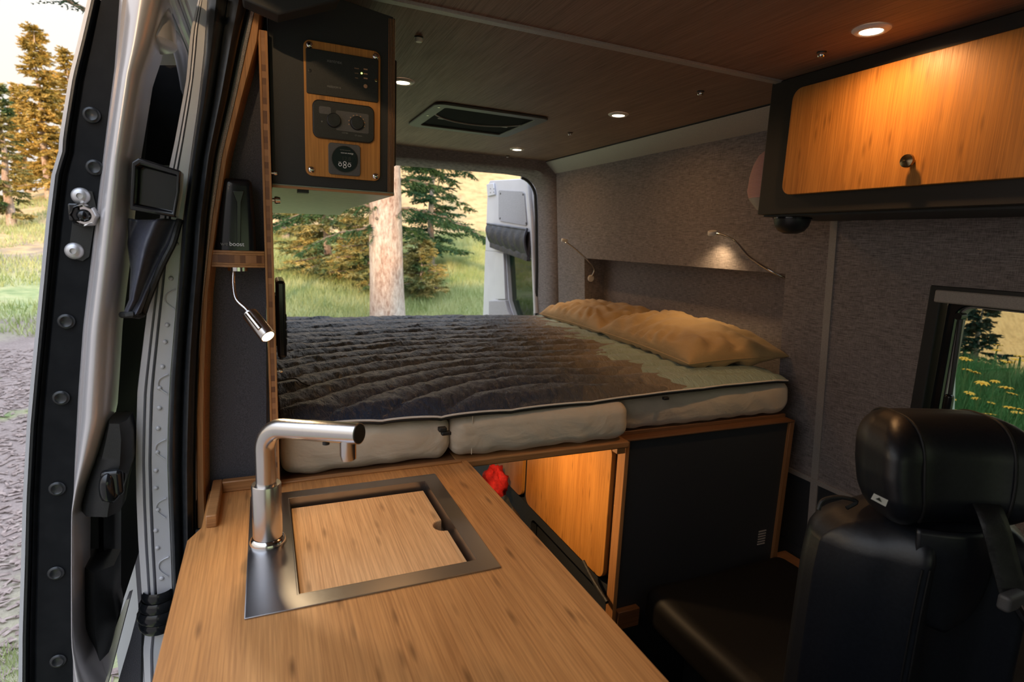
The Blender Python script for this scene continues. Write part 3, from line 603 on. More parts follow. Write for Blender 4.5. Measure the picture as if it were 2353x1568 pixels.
B().add([tuple(p) for p in _q]+[(p[0]-.01, p[1]+.02, p[2]) for p in _q], [tuple(range(6)), tuple(range(6, 12))[::-1]]+[(i, (i+1) % 6, 6+(i+1) % 6, 6+i) for i in range(6)]).build('hinge_plate', M['greypanel'], d1)
b = loft([(188, 1290), (189, 1370), (190, 1440), (225, 1500)], [(262, 1290), (258, 1370), (268, 1420), (250, 1500)], 1300, 1500, DY+0.03, [(0, 0), (0.5, -0.025), (1, 0.0), (1, 0.06), (0, 0.06)], 14); b.build('lower_cover', M['plastic'], d1, sm=50)
b = loft([(226, 1180), (228, 1340), (230, 1400)], [(262, 1180), (262, 1340), (262, 1400)], 1180, 1395, DY+0.10, [(0, 0), (0.5, -0.02), (1, 0.0), (1, 0.06), (0, 0.06)], 14); b.build('lower_post', M['rubber'], d1, sm=50)
b = B(); _q = quadY([(190, 1448), (218, 1460), (240, 1490), (262, 1450), (290, 1380), (298, 1376), (240, 1600), (185, 1600)], DY+0.05)
b.add([tuple(p) for p in _q]+[(p[0], p[1]+.03, p[2]) for p in _q], [tuple(range(8)), tuple(range(8, 16))[::-1]]+[(i, (i+1) % 8, 8+(i+1) % 8, 8+i) for i in range(8)]); b.build('foot_plate', M['paint_dark'], d1)
_q = quadY([(262, 1600), (300, 1470), (318, 1400), (326, 1420), (322, 1600)], 1.2)
B().add([tuple(p) for p in _q]+[(p[0], p[1]+.03, p[2]) for p in _q], [tuple(range(5)), tuple(range(5, 10))[::-1]]+[(i, (i+1) % 5, 5+(i+1) % 5, 5+i) for i in range(5)]).build('step_carpet', M['pillarfab'], d1)
# insulated window cover hanging from the tray
def flapf(u, v):
    lx = [(300, 505), (292, 560), (300, 620), (296, 690), (282, 722)]; rx = [(414, 505), (398, 560), (368, 620), (340, 690), (326, 726)]
    py = 505+v*218; l = curve_at(lx, py); r = curve_at(rx, py)
    px = l+(r-l)*u; Y = 1.13-0.035*math.sin(PI*min(u*1.1, 1))*(0.35+v*0.8)+0.012*math.sin(u*9+v*4)
    return at_y(px, py, Y)
fo = B().grid(flapf, 26, 40).build('window_cover', M['flap'], None, (-0.17, 1.12, 1.2), sm=80)
_s = fo.modifiers.new('thick', 'SOLIDIFY'); _s.thickness = 0.006
tag(fo, 'black quilted window cover hanging in folds under the black door tray', 'window cover')
b = B(); b.tube(smooth_path([flapf(1, v)+np.array([0.0, -.004, 0]) for v in np.linspace(0, 1, 9)]+[flapf(0.5, 1.0)+np.array([0, -.004, 0]), flapf(0.0, 1.0)+np.array([0, -.004, 0])], 3), 0.0055, 8); b.build('binding', M['bagblack'], fo)
# ---------------------------------------------------------------- corner shelf, signal booster, gooseneck lamp
sh = thing('corner_shelf', 'small laminated bamboo corner shelf carrying the black booster', 'shelf', (-0.05, 1.17, 1.357))
for i, (z0, z1, mt) in enumerate(((1.357, 1.3615, 'bam_x'), (1.3618, 1.365, 'bam_x'), (1.365, 1.379, 'ply_x'), (1.379, 1.3825, 'bam_x'), (1.3828, 1.387, 'bam_x'))):
    B().prism([(-0.088, 1.194), (-0.088, 1.150), (-0.046, 1.140), (0.0, 1.152), (0.0, 1.194)], 'z', z0, z1).build('layer', M[mt], sh, bevel=0.0005)
bo = thing('signal_booster', 'tall tapered black antenna unit standing on the small bamboo shelf', 'antenna', (-0.047, 1.168, 1.387))
def boosf(u, v):
    a = 2*PI*u; z = v*0.127
    w = 0.0335*(1-0.30*v**1.2); d = 0.018*(1-0.25*v)
    e = 0.62; c, s = math.cos(a), math.sin(a)
    x = w*math.copysign(abs(c)**e, c); y = d*math.copysign(abs(s)**e, s)
    if v > 0.93:
        k = math.sqrt(max(0, 1-((v-0.93)/0.07)**2)); x *= 0.8+0.2*k; y *= 0.6+0.4*k
    return (-0.047+x+0.006*v, 1.168+y, 1.3875+z)
b = B().grid(boosf, 40, 30, True); b.f.append(tuple(range(29*40, 30*40))); b.build('body', M['gloss'], bo, sm=50)
B().prism([(-0.0495+0.0, 1.492), (-0.030, 1.494), (-0.036, 1.472), (-0.039, 1.395), (-0.046, 1.395), (-0.043, 1.472)], 'y', 1.1485, 1.152).build('front_ridge', M['gloss'], bo, bevel=0.001)
Mx = Matrix.Translation((-0.050, 1.1465, 1.3985)) @ Matrix.Rotation(PI/2, 4, 'X')
text('boost', 'lettering', 0.0105, Matrix.Translation((0.0045, 0, 0)) @ Mx, M['whitepaint'], bo)
text('we', 'lettering', 0.0105, Matrix.Translation((-0.0155, 0, 0)) @ Mx, M['greyprint'], bo)
gl = thing('gooseneck_light', 'lit gooseneck spotlight hanging below the small bamboo shelf', 'lamp', (-0.047, 1.165, 1.357))
B().lathe([(0.0, 0), (0.0175, 0), (0.0175, -0.007), (0.0, -0.007)], (-0.046, 1.165, 1.3568), n=24).build('base_plate', M['chrome'], gl)
hd0 = np.array(at_y(574, 722, 1.115)); hd1 = np.array(at_y(616, 774, 1.075))
neck = smooth_path([(-0.053, 1.163, 1.350), (-0.054, 1.155, 1.325), (-0.050, 1.140, 1.300), tuple(hd0+(hd0-hd1)*0.25), tuple(hd0)], 10)
b = B(); b.tube(neck, [0.0034+0.0005*(i % 2) for i in range(len(neck))], 10); b.build('neck', M['steel'], gl, sm=80)
dh = Vector(hd1-hd0).normalized(); L = (Vector(hd1)-Vector(hd0)).length
b = B().lathe([(0.0, -0.001), (0.0125, 0.0), (0.0135, 0.001), (0.0135, L-0.001), (0.0128, L), (0.0112, L), (0.0112, L-0.004)], hd0, dh, 32); b.build('head', M['steel'], gl, sm=40)
B().lathe([(0.0, L-0.0015), (0.0109, L-0.0015)], hd0, dh, 24).build('lens', M['spot'], gl)
side = dh.cross(Vector((0.7, 0.3, 0))).normalized(); b = B(); o_ = Vector(hd0)+Vector((-0.004, -0.012, 0.004)); b.tube([tuple(o_+dh*0.002), tuple(o_+dh*(L*0.72))], 0.0045, 14); b.build('switch', M['chrome'], gl)
sl = bpy.data.lights.new('spot_bulb', 'SPOT'); so = bpy.data.objects.new('spot_bulb', sl); link(so); sl.energy = 2.0; sl.color = (1, .72, .4); sl.spot_size = 2.2; sl.spot_blend = 0.6; sl.shadow_soft_size = 0.01
so.parent = gl; so.location = Vector(hd1)+dh*0.004-wloc(gl); so.rotation_euler = dh.to_track_quat('-Z', 'Y').to_euler()
# slim black device on the bed side of the board, and brass press knobs
dv_ = thing('wall_speaker', 'slim black wall unit on the bed side of the bamboo board', 'speaker', (0.025, 1.2, 1.25))
B().cushion((0.0265, 1.235, 1.255), (0.0085, 0.06, 0.076), 0.006, 4).build('housing', M['gloss'], dv_)
B().box(0.0157, 0.022, 1.20, 1.27, 1.20, 1.30).build('bracket', M['plastic'], dv_)
for k in range(4): B().box(0.0350, 0.0362, 1.178, 1.19, 1.205+k*.016, 1.217+k*.016).build('button', M['rubber'], dv_)
for i, (px, py, Y, big) in enumerate(((630, 398, 1.17, 0), (634, 460, 1.19, 1), (631, 853, 1.17, 0))):
    p = at_y(px, py, Y); k = thing('wall_hook', ['small steel peg on the bamboo board level with the control plate', 'larger steel peg on the bamboo board just under the control cabinet', 'small steel peg on the bamboo board low beside the quilt'][i], 'peg', (0.0155, Y, p[2]), 'steel pegs on the bamboo board')
    r = 0.0045+0.002*big
    B().cyl((0.0156, Y, p[2]), (0.0205, Y, p[2]), r*0.55, n=14).build('shank', M['chrome'], k); B().lathe([(0, 0), (r, 0), (r*1.1, 0.003), (r*.9, 0.006+.004*big), (0, 0.007+.004*big)], (0.0202, Y, p[2]), (1, 0, 0), 16).build('cap', M['chrome'], k)
# ---------------------------------------------------------------- control cabinet
cc = thing('control_cabinet', 'black overhead cabinet with a bamboo instrument plate beside the partition board', 'cabinet', (0.13, 1.8, 1.51))
CZ0, CZ1, CY = 1.508, 1.838, 1.17
B().prism([(0.017, CZ0+.004), (0.2385, CZ0+.004), (0.2385, CZ1), (0.150, CZ1+0.012), (0.017, CZ1+0.03)], 'y', CY, 2.60).build('body', M['black_lam'], cc, bevel=0.001)
B().box(0.2385, 0.2425, CY+.0004, 2.45, CZ0, CZ1-.002).build('side_panel', M['black_lam'], cc, bevel=0.0008)
for k in range(5): B().box(0.2300+k*.0028, 0.2308+k*.0028, CY-.0005, CY+.003, CZ0, CZ1-.004).build('ply_edge', M['bam_edge'], cc)
B().prism([(0.017, CY-.001), (0.2425, CY-.001), (0.2425, 1.9), (0.285, 2.43), (0.04, 2.62), (0.017, 2.62)], 'z', CZ0-0.002, CZ0+0.0038).build('bottom_panel', M['under'], cc)
B().box(0.017, 0.2405, CY-.002, CY+.004, CZ0-.003, CZ0+.0015).build('front_edge', M['bam_x'], cc)
q = at_z(697, 437, CZ0-.003); B().box(q[0]-.010, q[0]+.010, q[1], q[1]+.03, CZ0-.008, CZ0-.0019).build('catch', M['plastic'], cc)
B().cushion((0.2455, 1.20, 1.665), (0.003, 0.02, 0.10), 0.0028, 3).build('side_rail', M['plastic'], cc)
def cq(px, py): p = at_y(px, py, CY); return p[0], p[2]
PX0, PZ1 = cq(697, 100); PX1, PZ0 = cq(873, 424); PX0 = 0.0752; PX1 = 0.2135; PZ1 = 1.770; PZ0 = 1.531
B().prism(rrect(PX0, PX1, PZ0, PZ1, 0.012), 'y', CY-.006, CY).build('control_plate', M['bam_z'], cc, bevel=0.0008)
cp = [o for o in bpy.data.objects if o.parent == cc and o.name.startswith('control_plate')][0]
for x, z in ((PX0+.010, PZ0+.011), (PX1-.009, PZ0+.009), (PX1-.009, PZ1-.010), (PX0+.010, PZ1-.009)):
    B().lathe([(0, .0032), (.0028, .0032), (.0058, .0018), (.0062, 0)], (x, CY-.006, z), (0, -1, 0), 20).build('screw', M['chrome'], cp, sm=60)
# inverter remote
ip = B().prism(rrect(0.0790, 0.2090, 1.677, 1.755, 0.003), 'y', CY-.0095, CY-.0061).build('inverter_panel', M['plastic'], cc, bevel=0.001)
def on_plate(x, z, d=0.0): return Matrix.Translation((x, CY-.0097-d, z)) @ Matrix.Rotation(PI/2, 4, 'X')
text('xantrex', 'lettering', 0.0085, on_plate(0.1285, 1.7385), M['greyprint'], ip)
text('FREEDOM X', 'lettering', 0.0046, on_plate(0.1275, 1.6935), M['greyprint'], ip)
for z, s_ in ((1.7325, 'ERROR'), (1.724, 'LOAD'), (1.7155, 'PASS')): text(s_, 'lettering', 0.0026, on_plate(0.1685, z), M['tanprint'], ip)
for z in (1.7335, 1.7255, 1.7175):
    B().box(0.1815, 0.1885, CY-.0102, CY-.0094, z-.0011, z+.0011).build('label_strip', M['tanprint'], ip)
B().lathe([(0, .0012), (.0014, .0008), (.0016, 0)], (0.1778, CY-.0095, 1.7255), (0, -1, 0), 12).build('led', M['ledgreen'], ip)
B().lathe([(0, .0015), (.0032, .0013), (.0037, 0)], (0.1850, CY-.0095, 1.7035), (0, -1, 0), 18).build('power_button', M['tanprint'], ip)
for x, z in ((0.085, 1.7165), (0.2045, 1.717)): B().lathe([(0, .0006), (.0012, .0006), (.0018, .0014), (.0030, .0012), (.0033, 0)], (x, CY-.0095, z), (0, -1, 0), 16).build('screw', M['plastic'] if x < 0.1 else M['bronze'], ip)
# heater control
hp = B().prism(rrect(0.0885, 0.2010, 1.600, 1.668, 0.012, 6), 'y', CY-.013, CY-.0061).build('heater_panel', M['plastic'], cc, bevel=0.002)
B().prism(rrect(0.100, 0.121, 1.6435, 1.6565, 0.003), 'y', CY-.0136, CY-.0129).build('legend_plate', M['greypanel'], hp)
B().prism(rrect(0.130, 0.190, 1.617, 1.6525, 0.0025), 'y', CY-.0136, CY-.0129).build('legend_plate', M['greypanel'], hp)
for x, r in ((0.1255, 0.0130), (0.1680, 0.0125)):
    B().lathe([(0, .008), (r*.86, .008), (r*.95, .007), (r, 0.0), (r*1.02, 0)], (x, CY-.0136, 1.6335), (0, -1, 0), 28).build('knob', M['rubber'], hp, sm=40)
for k in range(9):
    a = math.radians(-15+k*26); cx_, cz_ = 0.1680+0.0148*math.cos(a), 1.6335+0.0148*math.sin(a)
    B().cyl((cx_, CY-.0142, cz_), (cx_, CY-.0134, cz_), 0.0011, n=8).build('tick', M['tanprint'], hp)
text('COMBI', 'lettering', 0.0035, Matrix.Translation((0, -.0036, 0)) @ on_plate(0.146, 1.6135), M['greyprint'], hp)
text('CP classic', 'lettering', 0.0035, Matrix.Translation((0, -.0036, 0)) @ on_plate(0.171, 1.6115), M['greyprint'], hp)
B().prism([(0.1035, 1.6305), (0.1062, 1.6305), (0.1048, 1.6275)], 'y', CY-.0138, CY-.0129).build('flame_mark', M['greyprint'], hp)
# battery display
bpn = B().prism(rrect(0.1160, 0.1750, 1.5365, 1.5945, 0.006), 'y', CY-.0105, CY-.0061).build('battery_display', M['greypanel'], cc, bevel=0.001)
bx, bz = 0.1455, 1.5660
B().lathe([(.0245, 0), (.0245, .0012), (.0232, .0014), (.0232, .0004)], (bx, CY-.0104, bz), (0, -1, 0), 40).build('bezel', M['plastic'], bpn)
B().lathe([(0, .0006), (.0232, .0006)], (bx, CY-.0104, bz), (0, -1, 0), 40).build('display_glass', M['lcd'], bpn)
text('victron energy', 'lettering', 0.0040, Matrix.Translation((0, -.0016, 0)) @ on_plate(bx+.0045, bz+.0115), M['whitepaint'], bpn)
text('BATTERY MONITOR', 'lettering', 0.0021, Matrix.Translation((0, -.0016, 0)) @ on_plate(bx+.001, bz+.0165), M['greyprint'], bpn)
text('12.8', 'lettering', 0.010, Matrix.Translation((0, -.0013, 0)) @ on_plate(bx+.003, bz+.001), M['plastic'], bpn)
for dx, dz in ((-.0085, -.0105), (0, -.0072), (0, -.0135), (.0085, -.0105)):
    B().lathe([(.0022, 0), (.0022, .0012), (.0033, .0012), (.0033, 0)], (bx+dx, CY-.0110, bz+dz), (0, -1, 0), 16).build('button', M['whitepaint'], bpn)
text('SETUP', 'lettering', 0.0017, Matrix.Translation((0, -.0016, 0)) @ on_plate(bx-.009, bz-.006), M['whitepaint'], bpn)
text('SELECT', 'lettering', 0.0017, Matrix.Translation((0, -.0016, 0)) @ on_plate(bx+.009, bz-.006), M['whitepaint'], bpn)
# ---------------------------------------------------------------- bed
pf = thing('bed_platform', 'dark-edged bamboo bed platform carrying three cushions', 'bed platform', (0.8, 2.0, 0.88))
b = B(); b.box(0.40, 0.885, 1.195, 2.76, 0.893, 0.912); b.build('deck', M['bam_x'], pf, bevel=0.004)
b = B(); b.box(0.0, 0.40, 1.19, 2.76, 0.893, 0.912); b.box(0.886, 1.541, 1.263, 2.76, 0.900, 0.914); b.build('deck', M['bam_dark'], pf, bevel=0.002)
b = B(); b.box(0.858, 0.885, 1.21, 1.235, 0.872, 0.8925); b.build('corner_block', M['bam_x'], pf, bevel=0.002)
def mattress(x0, x1, y0, y1, z0, z1, r, label, seed):
    c = ((x0+x1)/2, (y0+y1)/2, (z0+z1)/2); h = ((x1-x0)/2, (y1-y0)/2, (z1-z0)/2)
    def fn(P):
        q = P+Vector(c)
        d = mnoise.noise(Vector((q.x*7+seed, q.y*5, q.z*9)))*0.004+mnoise.noise(Vector((q.x*22+seed, q.y*18, q.z*30+q.x*12)))*0.0022
        if P.y < -h[1]*0.9:   # sagging wrinkles on the near face
            w = max(0, 1-(P.z+h[2])/(1.6*h[2])); d += 0.004*w*math.sin(q.x*70+q.z*90+seed)*(0.5+0.5*mnoise.noise(Vector((q.x*6, seed, 0))))
        n_ = Vector((P.x/h[0]**1, P.y/h[1]*1, P.z/h[2]*1)); n_ = Vector([v**7 for v in (P.x/h[0], P.y/h[1], P.z/h[2])]); n_ = n_.normalized() if n_.length > 1e-6 else Vector((0, 0, 1))
        bulge = 0.010*(1-(P.z/h[2])**2)*(1 if abs(P.y) > h[1]*0.9 else 0.3)
        return P+n_*d+Vector((math.copysign(bulge*.4, P.x) if abs(P.x) > h[0]*.9 else 0, -bulge if P.y < -h[1]*.9 else 0, 0))
    o = B().cushion(c, h, r, 40, fn).build('mattress', M['sheet'], None, (c[0], c[1], z0), sm=80, weld=0.0004)
    o['label'] = label; o['category'] = 'mattress'; o['group'] = 'mattress cushions on the bed platform'
    b = B(); b.tube([(x0+.045, y0-.0045, z0+.012+k*.012) for k in range(9)], 0.0011, 6); b.build('corner_seam', M['sheet'], o)
    return o
mattress(0.020, 0.386, 1.215, 2.76, 0.9125, 1.019, 0.026, 'pale sheeted mattress cushion directly behind the faucet spout', 1.0)
mattress(0.392, 0.878, 1.205, 2.76, 0.9125, 1.021, 0.030, 'wide beige mattress cushion over the aisle, in the middle of the bed', 5.0)
mattress(0.884, 1.538, 1.262, 2.76, 0.9145, 1.022, 0.026, 'tan mattress cushion above the black cabinet, under the pillows', 9.0)
# printed quilt
QX0, QX1, QY0, QY1 = 0.020, 1.515, 1.185, 2.742
def wave(x, y):
    # stitch lines sweep up from the near left corner, then flatten towards the pillows
    w = 0.86*x-1.12*0.07*math.log1p(math.exp((x-0.56)/0.07))
    k = max(0.0, min(1.0, 1-(y-1.3)/1.0))
    return w*(0.25+0.75*k)+0.018*math.sin(x*5.2+y*4)
def qz(x, y):
    ph = (y-wave(x, y))/0.125
    fr = abs(math.sin(PI*ph)); puff = fr**0.55
    al = x*1.0+y*0.5
    lump = mnoise.noise(Vector((x*8, y*9, 2.0)))*0.55+mnoise.noise(Vector((x*24+5, y*26, 0.3)))*0.30
    pk = mnoise.noise(Vector((al*42, ph*2.2, 1.7)))*0.6+mnoise.noise(Vector((al*85+x*20, ph*4.0, 3.1)))*0.4
    dr = mnoise.noise(Vector((x*15-y*34, y*9+x*4, 5.0)))
    e = max(0.0, 1-(y-QY0)/0.05); sm_ = 1-e
    rr = 1-0.55*max(0.0, min(1.0, (x-1.0)/0.3))
    z = 1.036+0.021*rr*puff*(0.25+0.75*sm_)+rr*(0.007*lump+0.0075*pk*(1-0.55*fr)+0.008*max(0, dr-0.1)**1.2)*sm_
    z -= 0.010*e**1.6
    er = max(0, 1-(QY1-y)/0.05); z -= 0.02*er**2
    ex = max(0, 1-(QX1-x)/0.05); z -= 0.004*ex
    return z
def front_y(x): return 1.212-0.018*math.exp(-((x-0.33)/0.20)**2)+0.036*max(0, min(1, (x-0.75)/0.5))**1.3+0.004*math.sin(x*9)
def quiltf(u, v):
    x = QX0+(QX1-QX0)*u; y0 = front_y(x); y = y0+(QY1-y0)*v
    ys = QY0+(QY1-QY0)*v
    z = qz(x, ys)
    if x > 0.94: z += 0.007*min(1, (x-0.94)/0.2)
    return (x, y, z)
qo = B().grid(quiltf, 330, 340).build('quilt', M['quilt'], None, (0, 0, 0), sm=80)
qo.location = (0.0, 1.25, 1.03)
for v in qo.data.vertices: v.co.y -= 1.25; v.co.z -= 1.03
qo.modifiers.new('thick', 'SOLIDIFY').thickness = 0.009
tag(qo, 'puffy quilted blanket fading from black to tan and mint across the bed', 'blanket')
hem = [quiltf(u, 0.0) for u in np.linspace(0, 1, 160)]
B().tube([(x, y-0.0015, z-0.0015) for x, y, z in hem], 0.0026, 8).build('piping', M['piping'], qo, sm=80)
B().tube([(x, y+0.002, z-0.007) for x, y, z in hem], 0.0045, 8).build('hem', M['bagblack'], qo, sm=80)
b = B(); b.box(0.345, 0.363, 1.160, 1.176, 1.000, 1.010); b.box(0.350, 0.372, 1.156, 1.170, 0.993, 1.001); b.build('snap_tab', M['bagblack'], qo, bevel=0.002)
b = B(); b.box(1.012, 1.03, 1.225, 1.236, 1.008, 1.016); b.build('snap_tab', M['bagblack'], qo, bevel=0.002)
b = B(); b.tube(smooth_path([(0.02, 1.45, 1.066), (0.06, 1.47, 1.066), (0.075, 1.44, 1.062), (0.09, 1.40, 1.064)], 5), 0.0018, 6); b.build('cord', M['bagblack'], qo)
# pillows
def pillow(name, c, hx, hy, t, rz, tilt, label, seed):
    R = Matrix.Rotation(rz, 3, 'Z') @ Matrix.Rotation(tilt, 3, 'Y')
    b = B()
    def sh(u, v, sg):
        u = 2*u-1; v = 2*v-1
        uu = math.copysign(1-(1-abs(u))**1.5, u); vv = math.copysign(1-(1-abs(v))**1.5, v)
        g = max(0, (1-abs(uu)**2.4))*max(0, (1-abs(vv)**2.6))
        th = t*g**0.40
        x = hx*uu*(1-0.075*(1-vv*vv)); y = hy*vv*(1-0.06*(1-uu*uu))
        ed = (1-g)
        ang = math.atan2(vv*hy, uu*hx)
        w = mnoise.noise(Vector((x*6+seed, y*6, 0.5)))*0.014+abs(mnoise.noise(Vector((x*13+y*7+seed, y*13-x*6, sg))))*0.026+0.010*ed*math.sin(ang*19+seed+3*mnoise.noise(Vector((x*9, y*9, seed))))*(1 if g > 0.002 else 0)+0.0045*g*mnoise.noise(Vector((x*34+y*20, y*8-x*5, seed)))
        z = (th*(1.0 if sg > 0 else 0.55)+w*min(1, g*6))*sg
        z -= 0.016*(abs(uu)*abs(vv))**3*0
        return Vector(c)+R @ Vector((x, y, z))
    n1 = 64
    b.grid(lambda u, v: sh(u, v, 1), n1, n1); b.grid(lambda u, v: sh(u, v, -1), n1, n1)
    o = b.build('pillow', M['pillow'], None, (c[0], c[1], c[2]-0.05), sm=80, weld=0.0006)
    tag(o, label, 'pillow', 'mustard pillows against the niche')
    rim = [sh(0.0, v, 1) for v in np.linspace(0, 1, 30)]+[sh(u, 1.0, 1) for u in np.linspace(0, 1, 30)][1:]+[sh(1.0, v, 1) for v in np.linspace(1, 0, 30)][1:]+[sh(u, 0.0, 1) for u in np.linspace(1, 0, 30)][1:]
    B().tube(rim, 0.0022, 6).build('seam', M['pillow'], o, sm=80)
    return o
pillow('pillow', (1.450, 1.688, 1.080), 0.190, 0.340, 0.086, math.radians(-7), math.radians(-3), 'large mustard pillow nearest the wall trim, overlapping the one behind', 2.0)
pillow('pillow', (1.510, 2.350, 1.074), 0.192, 0.305, 0.078, math.radians(-1), math.radians(-3), 'smaller mustard pillow farther back, by the open rear door', 6.0)
# ---------------------------------------------------------------- end cabinet and under-bed cabinet
ec = thing('end_cabinet', 'black end cabinet with bamboo edges, standing beneath the tan mattress', 'cabinet', (1.2, 1.4, 0.0))
B().box(0.905, 1.535, 1.236, 1.27, 0.012, 0.897).build('front_panel', M['dark_panel'], ec)
B().box(0.8965, 0.909, 1.226, 1.262, 0.012, 0.898).build('edge_strip', M['bam_edge'], ec, bevel=0.001)
B().box(1.522, 1.541, 1.226, 1.262, 0.40, 0.898).build('edge_strip', M['bam_edge_shade'], ec, bevel=0.001)
B().box(0.8965, 1.541, 1.225, 1.262, 0.8985, 0.9035).build('edge_strip', M['bam_dark'], ec, bevel=0.001)  # dark bamboo here puts the strip's shade into its colour
B().box(0.909, 0.984, 1.214, 1.2355, 0.325, 0.382).build('lower_rail', M['bam_dark'], ec, bevel=0.002)
b = B()
vp = at_y(1752, 1232, 1.234)
for k in range(6): b.box(vp[0]-0.018, vp[0]+0.014, 1.2335, 1.2355, vp[2]-0.03+k*.009, vp[2]-0.026+k*.009)
b.build('vent_grille', M['trimgrey'], ec)
uc = thing('underbed_cabinet', 'long dark cabinet under the bed with tall bamboo doors', 'cabinet', (1.2, 2.0, 0.0))
B().box(0.935, 1.50, 1.275, 2.70, 0.02, 0.890).build('body', M['dark_panel'], uc)
b = B()
b.ring(rrect(1.275, 1.90, 0.02, 0.430, 0.002, 3), rrect(1.31, 1.80, 0.10, 0.395, 0.03, 3), 'x', 0.905, 0.93); b.ring(rrect(1.90, 2.70, 0.02, 0.430, 0.002, 3), rrect(1.95, 2.6, 0.10, 0.395, 0.03, 3), 'x', 0.905, 0.93)
b.box(0.908, 0.934, 1.83, 1.872, 0.43, 0.89); b.build('face_frame', M['dark_panel'], uc)
def door(y0, y1, z0, z1):
    return B().prism(rrect(y0, y1, z0, z1, 0.035, 6), 'x', 0.892, 0.906).build('door', M['bam_z'], uc, bevel=0.0015)
dd = door(1.282, 1.832, 0.445, 0.868); door(1.868, 2.40, 0.445, 0.868)
B().prism(rrect(1.2818, 1.8322, 0.4448, 0.8682, 0.035, 6), 'x', 0.9061, 0.918).build('door_core', M['bam_dark'], dd)
ul = thing('added_underbed_light', 'added light beneath the bed platform, put there to brighten the bamboo doors', 'lamp', (0.56, 1.50, 0.885))  # added lamp to brighten the bamboo doors, no such fixture is known
B().lathe([(0.0, -0.001), (0.03, -0.001), (0.034, -0.004), (0.03, -0.008), (0.0, -0.008)], (0.56, 1.50, 0.8925), n=24).build('housing', M['white'], ul)
l = bpy.data.lights.new('bulb', 'AREA'); l.shape = 'DISK'; l.size = 0.05; l.energy = 4.0; l.color = (1, .62, .30); lo = bpy.data.objects.new('bulb', l); link(lo); lo.parent = ul; lo.location = (0, 0, -0.004); lo.rotation_euler = (0, math.radians(-40), 0)
rg = thing('red_cloth', 'crumpled red cloth in the dark gap under the bed', 'cloth', (0.80, 2.0, 0.38))
def lump(b, c, r, seed, sz=(1, 1, 1), amp=0.35, nu=24, nv=16):
    def f(u, v):
        a, p = 2*PI*u, PI*v; d = Vector((math.cos(a)*math.sin(p), math.sin(a)*math.sin(p), math.cos(p)))
        k = 1+amp*mnoise.noise(d*2.3+Vector((seed, 0, 0)))+amp*.5*mnoise.noise(d*6+Vector((0, seed, 0)))
        return (c[0]+d.x*r*sz[0]*k, c[1]+d.y*r*sz[1]*k, c[2]+d.z*r*sz[2]*k)
    return b.grid(f, nu, nv, True)
pr = at_x(1138, 1112, 0.82); lump(B(), tuple(pr), 0.06, 3, (0.8, 1.0, 1.1), 0.5).build('folded_cloth', M['red'], rg, sm=80)
bg = thing('duffel_bag', 'black nylon bag slumped beside the bamboo under-bed doors', 'bag', (0.72, 1.8, 0.0))
lump(B(), (0.75, 1.72, 0.28), 0.20, 8, (0.6, 1.7, 1.0), 0.3).build('body', M['bagblack'], bg, sm=80)
B().tube(smooth_path([at_x(1340, 1290, .86), at_x(1360, 1330, .86), at_x(1385, 1370, .86), at_x(1395, 1385, .86)], 5), 0.006, 8).build('strap', M['bagblack'], bg)
fl_ = thing('aisle_riser', 'grey riser strip beside the worktop end under the bed', 'panel', (0.43, 1.3, 0))
B().box(0.425, 0.445, 1.22, 2.7, 0.0, 0.885).build('side_panel', M['dark_panel'], fl_)
# ---------------------------------------------------------------- overhead cabinet, right
oc = thing('overhead_cabinet', 'black overhead cabinet with a bamboo door under the ceiling at right', 'cabinet', (1.4, 0.5, 1.53))
b = B(); b.box(1.300, 1.535, -0.6, 1.245, 1.533, 1.8885); b.build('body', M['brown_lam'], oc, bevel=0.003)
B().box(1.315, 1.54, -0.6, 1.235, 1.5275, 1.5328).build('bottom_panel', M['black_lam'], oc)
od = B().prism(rrect(0.28, 1.157, 1.581, 1.852, 0.028, 6), 'x', 1.285, 1.2995).build('door', M['bam_z'], oc, bevel=0.0015)
b = B(); kp = at_x(2097, 372, 1.285)
b.lathe([(0.006, 0), (0.006, 0.010), (0.0125, 0.013), (0.0145, 0.017), (0.0135, 0.022), (0.006, 0.0245), (0, 0.025)], (1.285, kp[1], kp[2]), (-1, 0, 0), 28); b.build('knob', M['bronze'], od, sm=60)
# dome speaker under it
sp_ = thing('dome_speaker', 'half-round black dome fixed under the overhead cabinet', 'speaker', (1.38, 1.16, 1.527))
b = B(); b.lathe([(0.048, 0), (0.048, -0.008), (0.044, -0.024), (0.034, -0.037), (0.018, -0.044), (0, -0.045)], (1.372, 1.186, 1.5272), (0, 0, 1), 32); b.build('dome', M['plastic'], sp_, sm=60)
B().lathe([(0.051, 0.0), (0.051, -0.004), (0.047, -0.005)], (1.372, 1.186, 1.5272), (0, 0, 1), 32).build('rim', M['gloss'], sp_)
# pink knit hat hanging behind
ht = thing('knit_hat', 'pink ribbed knit hat peeking out behind the overhead cabinet', 'hat', (1.53, 1.43, 1.60))
def hatr(v):
    P_ = [(0, .020), (.18, .050), (.32, .060), (.55, .058), (.75, .048), (.9, .034), (1, .006)]
    for (a, ra), (c, rc) in zip(P_, P_[1:]):
        if v <= c: return ra+(rc-ra)*(v-a)/(c-a)
    return .006
def hatf(u, v):
    a = 2*PI*u; r = hatr(v)*(1+0.04*mnoise.noise(Vector((math.cos(a), math.sin(a), v*3)))); return (1.505+r*0.55*math.cos(a), 1.420+r*1.15*math.sin(a), 1.565+0.195*v)
B().grid(lambda u, v: hatf(u, 0.20+0.80*v), 60, 26, True).build('crown', M['pink'], ht, sm=80)
B().grid(lambda u, v: hatf(u, 0.20*v), 48, 6, True).build('brim', M['trimgrey'], ht, sm=80)
B().cyl((1.52, 1.425, 1.73), (1.555, 1.425, 1.77), 0.004, n=10).build('peg', M['bronze'], ht)
